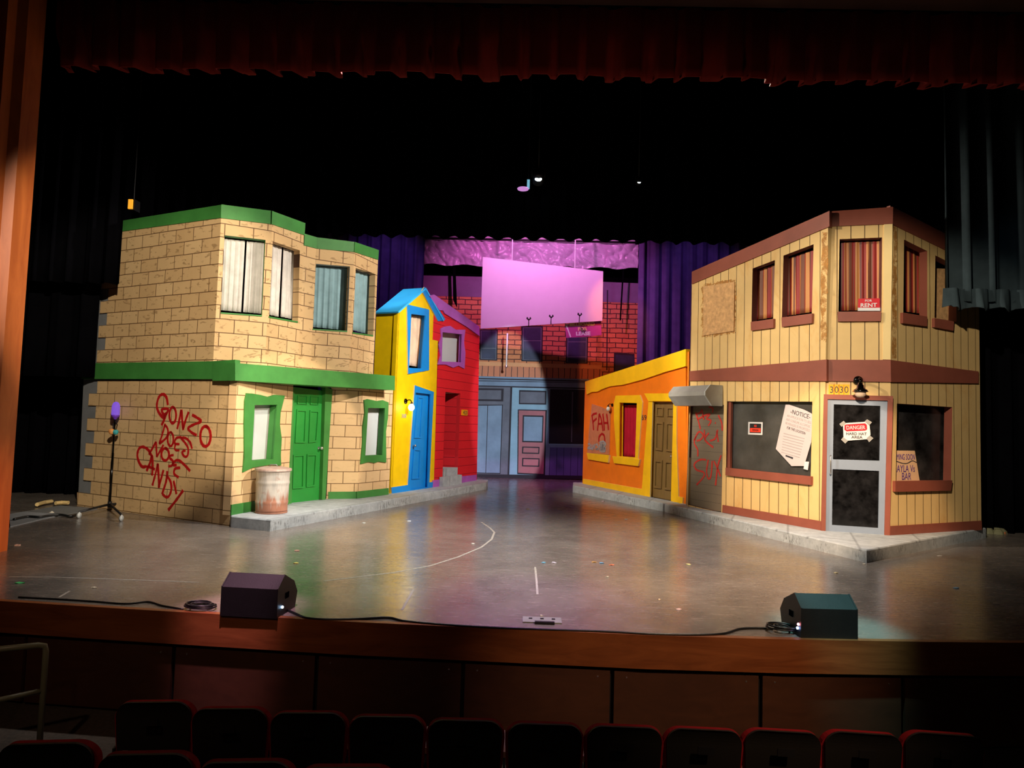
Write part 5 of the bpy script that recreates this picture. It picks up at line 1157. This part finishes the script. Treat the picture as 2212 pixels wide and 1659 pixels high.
p = on_y(282, 441, 13.0); ag = thing('amber_light', 'small amber lantern gel glowing above the left roof corner of the brick house', 'stage light', p)
MB().box((0, 0, 0), (.085, .03, .19)).build('gel_frame', glow('amber_gel', (1, .42, .03), .9), ag, False, True)
MB().box((0, .12, 0), (.13, .2, .22)).build('housing', m_black, ag, False, True)
MB().tube([(0, .1, .1), (0, .1, 10.5 - p.z)], .012, 6).build('hanging_rod', m_black, ag, False, True)

# ================================================================ AUDITORIUM SEATS
def rrect(w, h, r, n=6, z0=0):
    """outline with rounded upper corners"""
    pts = [(-w / 2 + .02, z0), (w / 2 - .02, z0)]
    for k in range(n + 1): a_ = PI / 2 * k / n; pts.append((w / 2 - r + r * math.cos(a_), z0 + h - r + r * math.sin(a_)))
    for k in range(n + 1): a_ = PI / 2 + PI / 2 * k / n; pts.append((-w / 2 + r + r * math.cos(a_), z0 + h - r + r * math.sin(a_)))
    return pts
def bowed(mb, pts, y0, th, bow=.05, mi=0):
    """extrude an outline along depth with a horizontal bow; the top crowned"""
    def f(x, z): return y0 - bow * (1 - (x / .25) ** 2) + (.78 - z) * .10
    n_ = len(pts); tri = tessellate_polygon([[Vector((x, z, 0)) for x, z in pts]])
    cx_ = 0; vs = [Vector((x, f(x, z), z + .018 * (1 - (x / .25) ** 2) * (1 if z > .6 else 0))) for x, z in pts]
    vb = [v + Vector((0, th, 0)) for v in vs]
    # fan through a bowed centre column keeps the shell curved
    cs = [Vector((0, f(0, z) , z)) for z in (pts[0][1] + .05, .55, .72)]
    mb.add(vs + vb, [tuple(q) for q in tri] + [tuple(i + n_ for i in reversed(q)) for q in tri] + [(i, (i + 1) % n_, (i + 1) % n_ + n_, i + n_) for i in range(n_)], mi)
    return mb
def make_seat():
    t = thing('theatre_seat', 'x', 'theatre seat')
    MBs = bowed(MB(), rrect(.455, .50, .09, 7, .30), -.02, .018); MBs.build('back_shell', m_seatback, t, False, True)
    bowed(MB(), rrect(.488, .445, .10, 7, .345), .0, .05).build('back_cushion', m_seatred, t, False, True)
    MB().box((0, .20, .36), (.44, .10, .40), R=Matrix.Rotation(rad(-12), 3, 'X')).build('seat_cushion', m_seatred, t, False, True)
    for s in (-1, 1):
        MB().box((s * .248, .16, .25), (.012, .28, .50)).build('side_frame', m_seatback, t, False, True)
    MB().box((.238, .20, .565), (.03, .30, .035)).build('armrest', m_armrest, t, False, True)
    MB().box((.0, -.075, .70), (.10, .01, .045)).build('number_plate', m_black, t, False, True)
    return t
seat0 = make_seat(); first = True
def put_seat(px, py, ztop, label, group, rz):
    global first
    o = seat0 if first else copy_tree(seat0); first = False
    p = on_z(px, py, ztop); o.location = (p.x, p.y + .02, ztop - .82); o.rotation_euler = (0, 0, rz)
    o['label'] = label; o['group'] = group; return o
cent = [333, 497, 666, 836, 1006, 1178, 1350, 1522, 1692, 1866, 2041]; tops = [1510, 1524, 1533, 1541, 1549, 1557, 1563, 1569, 1573, 1577, 1579]
names = ['first', 'second', 'third', 'fourth', 'fifth', 'sixth', 'seventh', 'eighth', 'ninth', 'tenth', 'eleventh']
for i, (x, y) in enumerate(zip(cent, tops)):
    put_seat(x, y, -.10, f'dark backed red theatre seat, {names[i]} from the left in the front row', 'front row theatre seats', rad(7 - i * 1.2))
for i, (x, y) in enumerate(((100, 1597), (315, 1620), (530, 1637), (748, 1649))):
    put_seat(x, y, .02, f'dark backed red theatre seat, {names[i]} from the left in the nearer second row', 'second row theatre seats', rad(8 - i))
# ================================================================ STAIR RAIL
rl_ = thing('stair_rail', 'grey painted pipe handrail in front of the stage at far left', 'handrail', on_y(96, 1590, 5.0))
A_ = on_y(100, 1392, 5.0); B_ = on_y(-60, 1408, 4.7); A2 = on_y(92, 1492, 5.0); B2 = on_y(-60, 1524, 4.7); base = Vector((A_.x, A_.y, -.9))
MB().tube([B_, A_ + (B_ - A_).normalized() * .05, A_ + Vector((-.012, 0, -.012)), A_ + Vector((0, 0, -.05)), base], .021, 12).build('post_and_top_rail', m_rail, rl_, True)
MB().tube([B2, A2], .018, 10).build('middle_rail', m_rail, rl_, True)
MB().lathe(base, [(.05, 0), (.05, .01), (.025, .015), (.021, .03)], 14).build('foot_flange', m_rail, rl_, True)
MB().tube([B_, Vector((B_.x, B_.y, -.9))], .021, 12).build('post', m_rail, rl_, True)
